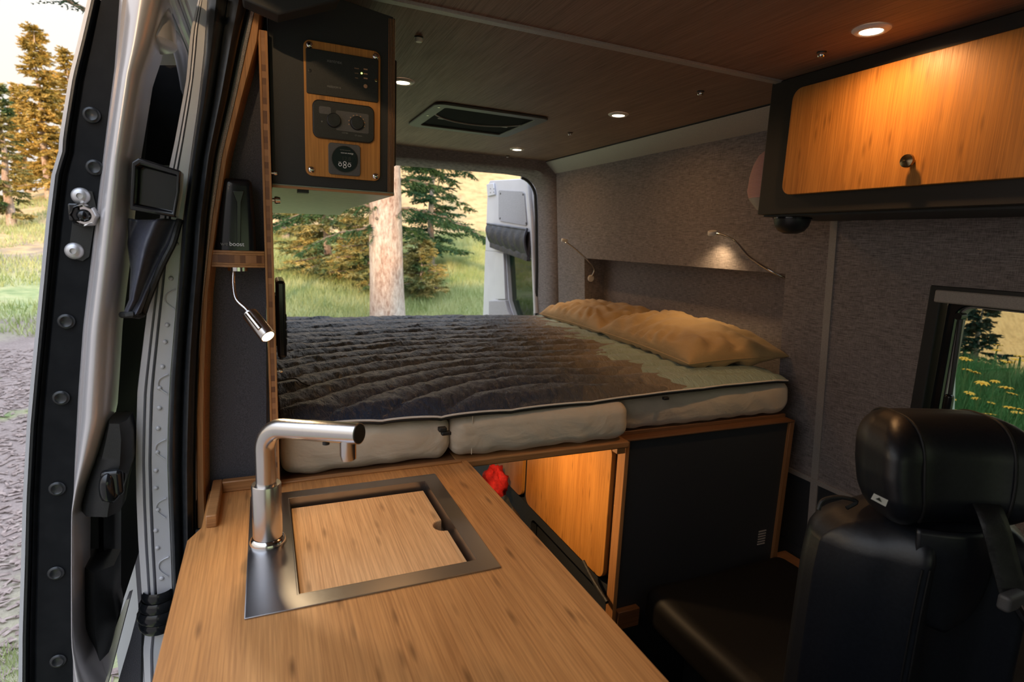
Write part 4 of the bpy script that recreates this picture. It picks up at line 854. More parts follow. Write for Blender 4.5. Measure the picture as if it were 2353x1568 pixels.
# ---------------------------------------------------------------- ceiling fittings
def downlight(x, y, label, w=1.0):
    t = thing('ceiling_light', label, 'ceiling light', (x, y, 1.89), 'round ceiling downlights')
    B().lathe([(0.021, -0.0035), (0.024, -0.006), (0.031, -0.005), (0.036, -0.001), (0.036, 0.0)], (x, y, 1.8895), n=40).build('bezel', M['white'], t, sm=50)
    B().lathe([(0, -0.0042), (0.0215, -0.0042)], (x, y, 1.8895), n=32).build('diffuser', M['lamp'], t)
    l = bpy.data.lights.new('bulb', 'AREA'); l.shape = 'DISK'; l.size = 0.044; l.energy = LAMP_W*w; l.color = LAMP_C; l.spread = math.radians(165)
    lo = bpy.data.objects.new('bulb', l); link(lo); lo.parent = t; lo.location = (0, 0, -0.0075)
    return t
downlight(1.165, 0.87, 'large lit ceiling light beside the bamboo overhead door', 1.9)
downlight(1.165, 1.795, 'lit ceiling light over the pillows, right of the roof vent')
downlight(1.172, 2.70, 'smallest lit ceiling light, near the rear door header')
downlight(0.396, 1.80, 'lit ceiling light half hidden by the control cabinet')
for i, (x, y, lab) in enumerate(((0.347, 1.406, 'white ceiling stud beside the control cabinet'), (1.20, 1.013, 'dark ceiling stud below the large downlight'), (1.199, 1.415, 'dark ceiling stud near the overhead cabinet'), (1.188, 2.185, 'dark ceiling stud between the two rear downlights'), (1.222, 2.935, 'dark ceiling stud by the rear door header'))):
    k = thing('ceiling_stud', lab, 'stud', (x, y, 1.89), 'studs in the ceiling')
    B().lathe([(0.0075, 0.0), (0.0085, -0.003), (0.0085, -0.009), (0.007, -0.011), (0, -0.011)], (x, y, 1.8898), n=18).build('cap', M['white'] if i == 0 else M['chrome'], k, sm=40)
    B().lathe([(0.0105, 0), (0.0105, -0.002), (0.006, -0.0025)], (x, y, 1.8899), n=18).build('washer', M['plastic'], k)
VX0, VX1, VY0, VY1 = 0.552, 0.990, 1.975, 2.418
rv = thing('roof_vent', 'square grey-framed roof fan vent in the ceiling', 'roof vent', (0.77, 2.2, 1.89))
b = B(); b.ring(rrect(VX0, VX1, VY0, VY1, 0.035, 6), rrect(VX0+.045, VX1-.045, VY0+.045, VY1-.045, 0.012, 6), 'z', 1.881, 1.8896); b.build('flange', M['greypanel'], rv, bevel=0.003)
b = B(); b.box(VX0+.045, VX1-.045, VY0+.045, VY1-.045, 1.8885, 1.8894); b.build('screen', M['matteblack'], rv)
b = B(); ar = [(0.771+0.20*math.cos(a), 2.06+0.20*math.sin(a)*1.0, 1.8868) for a in np.linspace(math.radians(12), math.radians(168), 30)]; b.tube(ar, 0.0035, 8); b.build('fan_ring', M['trimgrey'], rv)
for a in (50, 130): B().cushion((0.771+0.207*math.cos(math.radians(a)), 2.06+0.207*math.sin(math.radians(a)), 1.8855), (0.012, 0.006, 0.002), 0.0018, 2).build('clip', M['trimgrey'], rv)
for x, y in ((VX0+.022, VY0+.05), (VX0+.022, VY0+.2)): B().lathe([(0, -.002), (.005, -.0015), (.006, 0)], (x, y, 1.881), n=12).build('screw', M['chrome'], rv)
# ---------------------------------------------------------------- reading lights at the niche
def reading(label, path, headp, headdir, basep, basen, e):
    t = thing('reading_light', label, 'lamp', tuple(basep), 'gooseneck reading lights over the bed')
    B().tube(smooth_path(path, 8), 0.0042, 10).build('neck', M['chrome'], t, sm=80)
    hd = Vector(headdir).normalized()
    B().lathe([(0, 0.0), (0.015, 0.0), (0.0165, 0.002), (0.0165, 0.014), (0.0150, 0.016), (0.012, 0.0155)], Vector(headp)-hd*0.008, hd, 24).build('head', M['white'], t, sm=50)
    B().lathe([(0, 0.0158), (0.0125, 0.0158)], Vector(headp)-hd*0.008, hd, 20).build('lens', M['spot'], t)
    B().lathe([(0, 0.010), (0.016, 0.009), (0.019, 0.004), (0.019, 0)], basep, basen, 24).build('base_plate', M['white'], t, sm=50)
    s = bpy.data.lights.new('bulb', 'SPOT'); s.energy = e; s.color = (1, .68, .36); s.spot_size = 2.0; s.spot_blend = 0.8; s.shadow_soft_size = 0.012
    so = bpy.data.objects.new('bulb', s); link(so); so.parent = t; so.location = Vector(headp)+hd*0.011-Vector(basep); so.rotation_euler = hd.to_track_quat('-Z', 'Y').to_euler()
bpz = at_y(1357, 640, 2.66)
reading('thin reading light on a grey stalk at the far end of the niche', [tuple(bpz+np.array([0, -.008, .01])), tuple(bpz+np.array([0, -.03, .05])), tuple(at_y(1352, 600, 2.60)), tuple(at_y(1325, 575, 2.57)), tuple(at_y(1300, 556, 2.55))], at_y(1297, 553, 2.55), (-0.15, 0.1, -1), tuple(bpz), (0, -1, 0), 1.2)
h2 = at_x(1637, 536, 1.50)
reading('thin reading light on an arched grey stalk, lighting the wall above the pillows', [(1.645, 1.376, 1.338), (1.60, 1.376, 1.345), tuple(at_x(1770, 622, 1.555)), tuple(at_x(1722, 590, 1.535)), tuple(at_x(1690, 555, 1.52)), tuple(at_x(1660, 540, 1.51)), tuple(h2)], h2, (0.25, 0.15, -1), (1.645, 1.3665, 1.335), (0, 1, 0), 2.2)
# ---------------------------------------------------------------- bench and swivel seat
bn = thing('bench', 'low black vinyl bench pushed against the black end cabinet', 'bench', (1.3, 0.8, 0.0))
B().cushion((1.262, 0.905, 0.395), (0.276, 0.315, 0.060), 0.042, 12, lambda P: P+Vector((0, 0, mnoise.noise(Vector((P.x*6, P.y*6, 1)))*0.006 if P.z > 0 else 0))).build('cushion', M['bench'], bn, sm=80, weld=0.0004)
for dx in (0.0, 0.006): B().tube([(1.008+dx, y, 0.4455+dx*.4) for y in np.linspace(0.64, 1.17, 24)], 0.0016, 6).build('seam', M['thread'], bn)
B().box(1.16, 1.54, 0.66, 1.20, 0.02, 0.3345).build('base', M['black_lam'], bn, bevel=0.004)
B().box(1.10, 1.158, 0.70, 0.98, 0.02, 0.3345).build('drawer_front', M['dark_panel'], bn, bevel=0.004)
B().cushion((1.085, 0.80, 0.17), (0.012, 0.08, 0.15), 0.008, 4).build('grey_box', M['greypanel'], bn)
# seat : axes a (to the right across the seat back), n (towards the camera), built on a turned frame
yw = math.radians(20)
sa = Vector((math.cos(yw), -math.sin(yw), 0)); sn = Vector((-math.sin(yw), -math.cos(yw), 0))
hc = Vector(EYE+ray(2140, 1066)*0.95); so_ = Vector((hc.x, hc.y, 0))-sn*0.02; HZ = hc.z
def S(a, nn_, z): return so_+sa*a+sn*nn_+Vector((0, 0, z))
st = thing('swivel_seat', 'black leather vehicle seat with headrest in front of the side window', 'seat', tuple(so_))
def backf(P):
    a, nn_, z = P; aa = abs(a)
    d = nn_
    if nn_ > -0.02:
        k = min(1.0, (nn_+0.02)/0.08)
        d += k*(0.026*math.exp(-((aa-0.088)/0.026)**2)-0.085*max(0.0, (aa-0.085)/0.125)**1.6)
    tp = max(0.0, (z-0.15)/0.165)
    z2 = z-0.050*tp*max(0.0, (aa-0.05)/0.16)
    return S(a*(1-0.06*tp**2)+0.030, d, z2)
def seatback(P):
    q = backf((P.x, P.y, P.z)); return Vector(q)-so_
BZ = HZ-0.075-0.315; b = B(); b.cushion(tuple(so_+Vector((0, 0, BZ))), (0.190, 0.088, 0.315), 0.055, 30, seatback); b.build('backrest', M['leather'], st, sm=80, weld=0.0004)
# pull-out centre piece under the headrest
def tong(u, v):
    a = -0.068+0.136*u; z = HZ-0.080-0.175*v; w = (1-v**3.5); a *= max(0.02, w)**0.5
    return tuple(S(a, 0.094+0.016*math.sin(PI*u)*(1-v*.6)+0.002-0.02*max(0, 0.25-v)*4*max(0, .25-v), z))
b = B().grid(tong, 22, 20); o = b.build('centre_pad', M['leather'], st, sm=80); o.modifiers.new('t', 'SOLIDIFY').thickness = 0.006
def hdf(P):
    a, nn_, z = P.x, P.y, P.z
    wing = 0.050*(abs(a)/0.13)**3
    q = S(a*(1-0.10*max(0, -z/0.085)), nn_*1.0+wing*(1 if nn_ > 0 else 0.6)-0.012*(z/0.085), z)
    return Vector(q)-so_
b = B(); b.cushion(tuple(hc), (0.132, 0.066, 0.088), 0.058, 14, hdf); b.build('headrest', M['leather'], st, sm=80, weld=0.0004)
for a0 in (-0.075, 0.075):
    pts = []
    for k in range(30):
        t = -0.25*PI+1.3*PI*k/29
        cz = math.sin(t)*0.0885; cn = math.cos(t)*0.0685
        s_ = 1/max((abs(math.cos(t))**3+abs(math.sin(t))**3)**(1/3), 1e-6)
        cz = math.sin(t)*0.088*s_*0.985; cn = math.cos(t)*0.068*s_*0.985
        pts.append(tuple(Vector(hdf(Vector((a0, max(-.068, min(.068, cn)), max(-.088, min(.088, cz))))))+hc))
    B().tube(pts, 0.0028, 6).build('headrest_seam', M['thread'], st, sm=80)
for a0 in (-0.05, 0.05): B().cyl(tuple(S(a0, 0.01, HZ-.12)), tuple(S(a0, 0.015, HZ-.06)), 0.007, n=12).build('headrest_post', M['chrome'], st)
b = B()
for a0 in (-0.088, -0.097): b.tube([tuple(Vector(backf((a0, 0.0885, z)))+Vector((0, 0, BZ))) for z in np.linspace(-0.28, 0.26, 30)], 0.0016, 6)
b.build('backrest_seam', M['thread'], st, sm=80)
pts = smooth_path([EYE+ray(x_, y_)*t_ for x_, y_, t_ in ((2238, 1128, 1.0), (2262, 1150, .90), (2285, 1200, .862), (2310, 1290, .855), (2335, 1385, .85))], 6)
def beltf(u, v):
    i = v*(len(pts)-1); k = int(min(i, len(pts)-2)); p = pts[k].lerp(pts[k+1], i-k); return tuple(p+sa*(u-.5)*0.046+sn*0.003*math.sin(PI*u))
o = B().grid(beltf, 5, 40).build('seat_belt', M['bagblack'], st, sm=80); o.modifiers.new('t', 'SOLIDIFY').thickness = 0.002
b = B(); q_ = Vector(EYE+ray(2325, 1380)*.84); b.cushion(tuple(q_), (0.024, 0.009, 0.013), 0.006, 3); b.build('belt_tongue', M['greypanel'], st)
b = B(); b.tube([tuple(Vector(EYE+ray(2335, 1392)*.84)), tuple(Vector(EYE+ray(2375, 1450)*.84))], 0.007, 8); b.build('buckle_stalk', M['chrome'], st)
def tq(l, t): return [EYE+ray(x_, y_)*t for x_, y_ in l]
def chip(l, t, th, name, mat, par):
    f_, g_ = tq(l, t), tq(l, t+th); m = len(l)
    return B().add([tuple(p) for p in f_]+[tuple(p) for p in g_], [tuple(range(m)), tuple(range(m, 2*m))[::-1]]+[(i, (i+1) % m, m+(i+1) % m, m+i) for i in range(m)]).build(name, mat, par, sm=0)
tgo = chip([(2008, 1134), (2041, 1150), (2035, 1165), (2001, 1147)], 0.80, 0.002, 'care_tag', M['white'], st)
chip([(2012, 1147), (2021, 1144), (2026, 1155)], 0.7985, 0.001, 'triangle_mark', M['plastic'], tgo)
B().tube(smooth_path(tq([(1880, 1172), (1892, 1150), (1930, 1143), (1968, 1153), (1945, 1168)], 0.95), 5), 0.0035, 8).build('pull_strap', M['bagblack'], st)
B().cushion(tuple(so_+Vector((0, 0, 0.46))), (0.24, 0.25, 0.08), 0.07, 8, lambda P: Vector(S(P.x, P.y+0.30, P.z))-so_).build('seat_cushion', M['leather'], st, sm=80, weld=.0004)
B().lathe([(0.20, 0.0), (0.20, 0.05), (0.14, 0.08), (0.12, 0.36)], (so_.x+.05, so_.y+.1, 0.005), n=24).build('pedestal', M['plastic'], st)
# ---------------------------------------------------------------- rear door (swung open 90 degrees)
hng, fre = np.array([1.562, 3.225]), np.array([1.497, 3.965])
du = (fre-hng)/np.linalg.norm(fre-hng); dn = np.array([-du[1], du[0]])      # dn points to the left (interior face)
def duv(px, py, off=0.0):
    d = ray(px, py); h = hng+dn*off
    # ray-plane in xy
    A = np.array([[d[0], -du[0]], [d[1], -du[1]]]); t, u = np.linalg.solve(A, h-EYE[:2]); return u, EYE[2]+d[2]*t
def dpt(u, off, z): p = hng+du*u+dn*off; return (p[0], p[1], z)
def dprism(uv, o0, o1):
    b = B(); n_ = len(uv); return b.add([dpt(u, o0, z) for u, z in uv]+[dpt(u, o1, z) for u, z in uv], [tuple(range(n_)), tuple(range(n_, 2*n_))[::-1]]+[(i, (i+1) % n_, n_+(i+1) % n_, n_+i) for i in range(n_)])
def uvs(l, off=0.0): return [duv(x, y, off) for x, y in l]
outl = uvs([(1120, 432), (1121, 424), (1126, 415), (1198, 411), (1216, 414), (1230, 424)]); gl_ = uvs([(1163, 580), (1229, 598), (1234, 728), (1184, 734), (1170, 690)])
UR = outl[-1][0]
d2 = struct('door_2', dprism([outl[0], outl[1], outl[2], outl[3], outl[4], outl[5], (0.0, 1.5), (0.0, gl_[1][1]), gl_[1], gl_[0], (outl[0][0], gl_[0][1])], -0.05, 0.0), M['paint'], bevel=0.004)
dprism([(outl[0][0], gl_[0][1]), gl_[0], gl_[4], gl_[3], (gl_[3][0], 0.1), (outl[0][0], 0.1)], -0.05, 0.0).build('lock_stile', M['paint'], d2)
dprism([gl_[1], (0.0, gl_[1][1]), (0.0, 0.1), (gl_[2][0], 0.1), gl_[2]], -0.05, 0.0).build('hinge_stile', M['paint'], d2)
dprism([gl_[3], gl_[2], (gl_[2][0], 0.1), (gl_[3][0], 0.1)], -0.05, 0.0).build('lower_panel', M['paint'], d2)
dprism([gl_[0], gl_[1], gl_[2], gl_[3], gl_[4]], -0.030, -0.026).build('pane', M['rearglass'], d2)
fp = uvs([(1149, 437), (1202, 440), (1206, 445), (1212, 516), (1209, 519), (1152, 509), (1147, 504), (1147, 440)])
dprism(fp, 0.001, 0.006).build('felt_panel', M['greyfelt'], d2, bevel=0.002)
for px, py in ((1150, 445), (1202, 447), (1149, 502), (1209, 513)):
    u, z = duv(px, py, .006); p = dpt(u, 0.0062, z); B().lathe([(0, .002), (.006, .0015), (.008, 0)], p, (dn[0], dn[1], 0), 10).build('screw', M['plastic'], d2)
dprism(uvs([(1142, 580), (1162, 582), (1167, 688), (1144, 688)]), 0.001, 0.02).build('strut_channel', M['paint'], d2, bevel=0.004)
dprism(uvs([(1131, 691), (1169, 690), (1174, 712), (1186, 736), (1131, 742)]), 0.001, 0.03).build('felt_cover', M['greyfelt'], d2, bevel=0.006)
dprism(uvs([(1121, 424), (1137, 421), (1140, 448), (1123, 452)]), 0.001, 0.012).build('latch_plate', M['paint'], d2, bevel=0.003)
for px, py in ((1127, 434), (1135, 434), (1127, 443), (1135, 442)):
    u, z = duv(px, py, .012); B().lathe([(0, .0006), (.005, .0006)], dpt(u, 0.0121, z), (dn[0], dn[1], 0), 8).build('hole', M['plastic'], d2)
b = B(); b.tube([dpt(u, 0.004, z) for u, z in uvs([(1216, 418), (1224, 500), (1229, 600), (1234, 720)])], 0.018, 10); b.build('hinge_ridge', M['paint'], d2, sm=60)
# nylon pouch hung on the door
po_ = thing('door_pouch', 'black quilted nylon pouch hanging on the open rear door', 'pouch', dpt(0.35, 0.0, 1.3))
tl, tr_ = duv(1128, 513), duv(1220, 526); bl, br = duv(1138, 568), duv(1225, 600)
def pouf(u, v):
    top = np.array(tl)*(1-u)+np.array(tr_)*u; bot = np.array(bl)*(1-u)+np.array(br)*u
    # teardrop roll: out the front, round the bottom, back up
    if v < 0.62: w = v/0.62; off = 0.012+0.042*math.sin(PI*(0.15+0.75*w))**1.2; k = w
    else: w = (v-0.62)/0.38; k = 1-w*0.9; off = 0.03*(1-w)*math.cos(w*1.2)+0.006
    off += 0.006*mnoise.noise(Vector((u*9, v*3, 4)))+0.004*math.sin(u*38+3*math.sin(v*5))*math.sin(PI*min(1, v/.62))
    p = top*(1-k)+bot*k; return dpt(p[0], off, p[1])
o = B().grid(pouf, 60, 36).build('roll', M['pouch'], po_, sm=80); o.modifiers.new('t', 'SOLIDIFY').thickness = 0.010
B().tube([pouf(1, v) for v in np.linspace(0, 1, 40)], 0.008, 8).build('binding', M['flap'], po_, sm=80)
B().tube([pouf(u, 0.02) for u in np.linspace(0, 1, 30)], 0.007, 8).build('binding', M['flap'], po_, sm=80)
# ---------------------------------------------------------------- outdoors : terrain
def sst(x): x = np.clip(x, 0, 1); return x*x*(3-2*x)
def gz(X, Y):
    X = np.asarray(X, float); Y = np.asarray(Y, float)
    z = -0.7+0.13*np.clip(Y-5, 0, 22)
    hill = sst((X+10)/9)*(0.45*np.clip(Y-21, 0, 20)+0.03*np.clip(Y-14, 0, 8)*1.0)
    right = sst((24-Y)/8)
    dn_ = 0.11*np.clip(X-3, 0, 5.5)-0.32*np.clip(X-8.5, 0, 28)+0.36*np.clip(X-44, 0, 140)
    z = z*(1-0)+hill*(1-0.0*right)+dn_*right
    z = z+0.75*np.clip(-Y-12, 0, 8.5)  # unseen ridge added behind the camera to shade the ground by the van
    z = z+0.035*np.sin(X*1.7+1)*np.sin(Y*1.3)+0.06*np.sin(X*.5)*np.sin(Y*.43+2)
    return z
xs = np.concatenate([np.linspace(-90, -12, 30), np.linspace(-11.6, 16, 140), np.linspace(16.5, 190, 60)])
ys = np.concatenate([np.linspace(-45, -6, 24), np.linspace(-5.5, 30, 150), np.linspace(30.6, 150, 50)])
GX, GY = np.meshgrid(xs, ys); GZ = gz(GX, GY)
nx_, ny_ = len(xs), len(ys)
me = bpy.data.meshes.new('ground'); vv = np.stack([GX, GY, GZ], -1).reshape(-1, 3)
idx = (np.arange(ny_-1)[:, None]*nx_+np.arange(nx_-1)[None]).reshape(-1)
me.from_pydata(vv.tolist(), [], np.stack([idx, idx+1, idx+nx_+1, idx+nx_], -1).tolist()); me.shade_smooth()
gm = base('meadow_ground', (0.3, 0.3, 0.1), 0.95); n = N(gm)
co = n.coords((1, 1, 1)); xyz = n.sep(co)
big = n.noise(n.coords((0.5, 0.7, 0.5)), 1, 4, 0.6); mid = n.noise(n.coords((2.5, 3.5, 2)), 1, 4, 0.65); fine = n.noise(n.coords((45, 45, 45)), 1, 4, 0.7)
grass = n.ramp(mid, [(0.3, (0.20, 0.28, 0.11)), (0.5, (0.38, 0.42, 0.19)), (0.7, (0.50, 0.48, 0.26))])
dirt = n.mix(0.6, n.ramp(fine, [(0.3, (0.13, 0.095, 0.085)), (0.5, (0.27, 0.21, 0.19)), (0.72, (0.44, 0.35, 0.32))]), n.ramp(mid, [(0.3, (0.20, 0.155, 0.14)), (0.7, (0.36, 0.29, 0.265))]))
dry = n.ramp(mid, [(0.3, (0.40, 0.27, 0.12)), (0.6, (0.62, 0.43, 0.21)), (0.75, (0.38, 0.31, 0.13))])
# dirt pull-out beside and around the van, fading into grass
dx_ = n.math('ADD', xyz[1], n.math('MULTIPLY', n.math('SUBTRACT', big, 0.5), 9.0))
md_ = n.ramp(n.math('DIVIDE', dx_, 20.0), [(0.46, g3(1)), (0.56, g3(0.05)), (0.70, g3(0)), (0.75, g3(0.85)), (0.81, g3(0.85)), (0.86, g3(0))])
rx_ = n.ramp(n.math('DIVIDE', n.math('ADD', n.math('ADD', xyz[0], 10.0), n.math('MULTIPLY', n.math('SUBTRACT', mid, 0.5), 0.8)), 20.0), [(0.42, g3(1)), (0.48, g3(0))])
md_ = n.mix(1.0, md_, rx_, 'MULTIPLY')
patch = n.ramp(n.noise(n.coords((1.1, 1.0, 1)), 1, 3, 0.6), [(0.56, g3(0)), (0.64, g3(0.8))])
dirt2 = n.mix(patch, dirt, n.ramp(mid, [(0.3, (0.12, 0.24, 0.07)), (0.7, (0.35, 0.38, 0.10))]))
far = n.ramp(n.math('DIVIDE', n.math('ADD', xyz[1], n.math('MULTIPLY', n.math('ABSOLUTE', n.math('SUBTRACT', xyz[0], 2.0)), 0.55)), 40.0), [(0.40, g3(0)), (0.52, g3(1))])
c = n.mix(far, grass, dry); c = n.mix(md_, c, dirt2)
n.color(c); n.bump(fine, 0.7, 0.03)
me.materials.append(gm); go = bpy.data.objects.new('ground', me); link(go); go['kind'] = 'structure'
def Z(x, y): return float(gz(x, y))
# ---------------------------------------------------------------- spruces
def mesh_np(name, V, Fq, mat):
    me = bpy.data.meshes.new(name); me.vertices.add(len(V)); me.vertices.foreach_set('co', V.astype(np.float32).ravel())
    k = Fq.shape[1]; me.loops.add(Fq.size); me.loops.foreach_set('vertex_index', Fq.astype(np.int32).ravel())
    me.polygons.add(len(Fq)); me.polygons.foreach_set('loop_start', np.arange(0, Fq.size, k, dtype=np.int32)); 
    me.update(calc_edges=True); me.validate(); me.materials.append(mat); return me
def sprays(P, D, L, wid, r, nseg=7, rs=None):
    """needle sprays: for each twig start P, direction D, length L -> fan of pointed slivers"""
    rs = rs or rng; n_ = len(P); V = []; 
    t = np.linspace(0.05, 1, nseg)
    upv = np.array([0, 0, 1.0]); side = np.cross(D, upv); side /= (np.linalg.norm(side, axis=1, keepdims=True)+1e-6); nrm = np.cross(side, D)
    for k in range(nseg):
        c = P+D*(L[:, None]*t[k])
        for sg in (-1, 1, 0):
            a = rs.uniform(-0.5, 0.5, n_)[:, None]
            dirn = D*0.75+side*(sg*0.75)+nrm*a+rs.normal(0, 0.18, (n_, 3))
            ln = (wid*(1-0.45*t[k])*rs.uniform(0.6, 1.2, n_))[:, None]
            tip = c+dirn*ln; w = np.cross(dirn, rs.normal(0, 1, (n_, 3))); w /= (np.linalg.norm(w, axis=1, keepdims=True)+1e-6); w *= r
            V.append(np.stack([c-w, c+w, tip], 1))
    V = np.concatenate(V).reshape(-1, 3); return V
def spruce(name, x, y, h, rad, mat, label, group, seed, z0=None, crown0=0.08, nb=90, trunk_r=0.11, dens=1.0, droop=0.35, tw=0.22, sl=0.020, barkm='bark'):
    rs = np.random.default_rng(seed); zb = Z(x, y) if z0 is None else z0
    t = thing(name, label, 'tree', (x, y, zb), group)
    nseg = 14; pth = [(x+0.02*math.sin(i), y, zb-0.2+(h+0.2)*i/nseg) for i in range(nseg+1)]
    B().tube(pth, [trunk_r*(1.15-1.08*i/nseg) for i in range(nseg+1)], 16).build('trunk', M[barkm], t, sm=80)
    Ps, Ds, Ls = [], [], []; bb = B()
    for k in range(nb):
        f = crown0+(1-crown0)*(k+rs.uniform(0, 1))/nb; a = rs.uniform(0, 2*PI); L = rad*(1.02-f)**0.8*rs.uniform(0.72, 1.12)/(1-crown0)**0.5
        p = np.array([x, y, zb+h*f]); d = np.array([math.cos(a), math.sin(a), 0.25-droop*(1-f)])
        m = max(3, int(L/0.10*dens)); q = [p]
        for i in range(m):
            s = (i+1)/m; q.append(p+np.array([d[0]*L*s, d[1]*L*s, (d[2]*s-droop*0.55*s*s+0.12*s**3)*L]))
        if k % 2 == 0 or nb < 60: bb.tube([tuple(v) for v in q[::max(1, m//4)]]+[tuple(q[-1])], [0.018*L+.004]*len(q[::max(1, m//4)])+[0.003], 5)
        for i in range(1, m+1):
            base_ = q[i]; tang = q[i]-q[i-1]; tang = tang/np.linalg.norm(tang); s = i/m
            sd = np.cross(tang, [0, 0, 1]); sd /= np.linalg.norm(sd)+1e-6
            for sg in (-1, 1):
                ln = (tw+0.45*L*(1-s)*0.55)*rs.uniform(0.6, 1.15)
                dd = tang*0.6+sd*sg*rs.uniform(0.5, 1.0)+np.array([0, 0, rs.uniform(-0.55, 0.0)]); dd /= np.linalg.norm(dd)
                Ps.append(base_); Ds.append(dd); Ls.append(ln)
            if i == m: Ps.append(base_); Ds.append(tang); Ls.append(tw)
    Ps, Ds, Ls = np.array(Ps), np.array(Ds), np.array(Ls)
    V = sprays(Ps, Ds, Ls, tw*0.55*np.ones(len(Ls)), sl, 7, rs)-np.array([x, y, zb])
    bb.build('branches', M['twig'], t, sm=80)['kind'] = 'stuff'
    me = mesh_np('foliage', V, np.arange(len(V)).reshape(-1, 3), M[mat]); o = bpy.data.objects.new('foliage', me); link(o); o.parent = t; o['kind'] = 'stuff'
    return t
def px_xy(px, Y): d = ray(px, 560); return EYE[0]+d[0]/d[1]*Y, Y
def tree_at(px, Y, *a, **k): x, y = px_xy(px, Y); return spruce(a[0], x, y, *a[1:], **k)
# left of the door
tree_at(122, 24, 'spruce_tree', 5.3, 0.85, 'needle_gold', 'tall golden sunlit spruce at the meadow edge beside the door', 'spruces across the meadow', 11, nb=120, tw=0.26, sl=0.03)
tree_at(30, 20, 'spruce_tree', 3.7, 0.50, 'needle_mix', 'darker slim spruce standing in front of the golden ones', 'spruces across the meadow', 12, nb=80, tw=0.2, sl=0.024)
tree_at(76, 27, 'spruce_tree', 3.8, 0.58, 'needle_gold', 'golden spruce between the dark slim one and the tallest', 'spruces across the meadow', 13, nb=80, tw=0.22, sl=0.03)
tree_at(190, 28, 'spruce_tree', 4.8, 0.9, 'needle_gold', 'golden spruce mostly hidden behind the sliding door edge', 'spruces across the meadow', 15, nb=90, tw=0.26, sl=0.03)
# tree whose bough reaches into the sky
x, y = px_xy(285, 7.0)
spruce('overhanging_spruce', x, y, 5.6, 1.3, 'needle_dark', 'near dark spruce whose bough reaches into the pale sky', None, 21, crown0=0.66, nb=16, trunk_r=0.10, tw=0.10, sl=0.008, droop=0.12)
# behind the van
xT, yT = px_xy(894, 9.5)
tk = thing('trunk_tree', 'big spruce with thick pale mottled trunk just behind the bed', 'tree', (xT, yT, Z(xT, yT)))
zT = Z(xT, yT)
b = B(); b.grid(lambda u, v: (xT-0.20*v*(1-v*.3)+(0.285-0.065*v+0.05*math.exp(-v*18))*(1+0.035*mnoise.noise(Vector((math.cos(2*PI*u)*2, math.sin(2*PI*u)*2, v*9))))*math.cos(2*PI*u), yT+(0.285-0.065*v)*math.sin(2*PI*u), zT-0.15+6.0*v), 40, 40, True); b.build('trunk', M['bark'], tk, sm=80)
for px, py in ((866, 502), (891, 500), (912, 497)):
    p = at_y(px, py, yT-0.25); B().lathe([(0.026, -0.02), (0.022, 0.006), (0.008, 0.004), (0, 0.004)], p, (0, -1, 0), 12).build('knot', M['twig'], tk, sm=60)
rs = np.random.default_rng(5); Ps, Ds, Ls = [], [], []; bb = B()
def bough(p, a, L, droop, tw, dz0=0.1):
    d = np.array([math.cos(a), math.sin(a), dz0]); m = max(4, int(L/0.085)); q = [np.array(p)]
    for i in range(m):
        s = (i+1)/m; q.append(q[0]+np.array([d[0]*L*s, d[1]*L*s, (d[2]*s-droop*s*s)*L])+rs.normal(0, .012, 3))
    bb.tube([tuple(v) for v in q], [0.028*(1-.85*i/m)*min(1, L) for i in range(m+1)], 6)
    for i in range(2, m+1):
        tang = q[i]-q[i-1]; tang /= np.linalg.norm(tang); s = i/m; sd = np.cross(tang, [0, 0, 1]); sd /= np.linalg.norm(sd)+1e-6
        for sg in (-1, 1, 1, -1):
            ln = (tw+0.30*L*(1-s)*0.6)*rs.uniform(0.5, 1.15); dd = tang*0.55+sd*sg*rs.uniform(.3, 1)+np.array([0, 0, rs.uniform(-0.9, 0.05)]); dd /= np.linalg.norm(dd)
            Ps.append(q[i]); Ds.append(dd); Ls.append(ln)
for k in range(38):
    z = zT+rs.uniform(1.65, 4.2); a = rs.uniform(-0.35, PI+0.35) if rs.uniform() < 0.6 else rs.choice([0.0, PI])+rs.uniform(-.5, .5)
    bough((xT-.03, yT, z), a, rs.uniform(0.8, 2.1), rs.uniform(0.15, 0.42), 0.14)
V = sprays(np.array(Ps), np.array(Ds), np.array(Ls), 0.075*np.ones(len(Ls)), 0.008, 9, rs)-np.array([xT, yT, zT])
bb.build('branches', M['twig'], tk, sm=80)['kind'] = 'stuff'
me = mesh_np('foliage', V, np.arange(len(V)).reshape(-1, 3), M['needle']); o = bpy.data.objects.new('foliage', me); link(o); o.parent = tk; o['kind'] = 'stuff'
GB = 'spruces behind the van'
tree_at(752, 14.0, 'spruce_tree', 4.2, 1.25, 'needle_mix', 'yellow-green spruce left of the mottled trunk', GB, 31, crown0=0.03, nb=85, tw=0.26, sl=0.016, trunk_r=0.09)
tree_at(850, 12.6, 'spruce_tree', 2.7, 0.95, 'needle_mix', 'low bushy spruce touching the mottled trunk on its left', GB, 32, crown0=0.02, nb=70, tw=0.22, sl=0.015, trunk_r=0.06)
tree_at(990, 14.5, 'spruce_tree', 4.4, 1.0, 'needle', 'green spruce right of the mottled trunk', GB, 33, crown0=0.10, nb=70, tw=0.24, sl=0.016, trunk_r=0.09)
tree_at(968, 11.8, 'spruce_tree', 1.25, 0.75, 'needle_mix', 'small rounded young spruce right of the mottled trunk foot', GB, 34, crown0=0.02, nb=70, tw=0.18, sl=0.012, trunk_r=0.03)
tree_at(655, 19, 'spruce_tree', 4.2, 0.9, 'needle', 'distant spruce beside the bamboo board', GB, 36, nb=80, tw=0.24, sl=0.02)
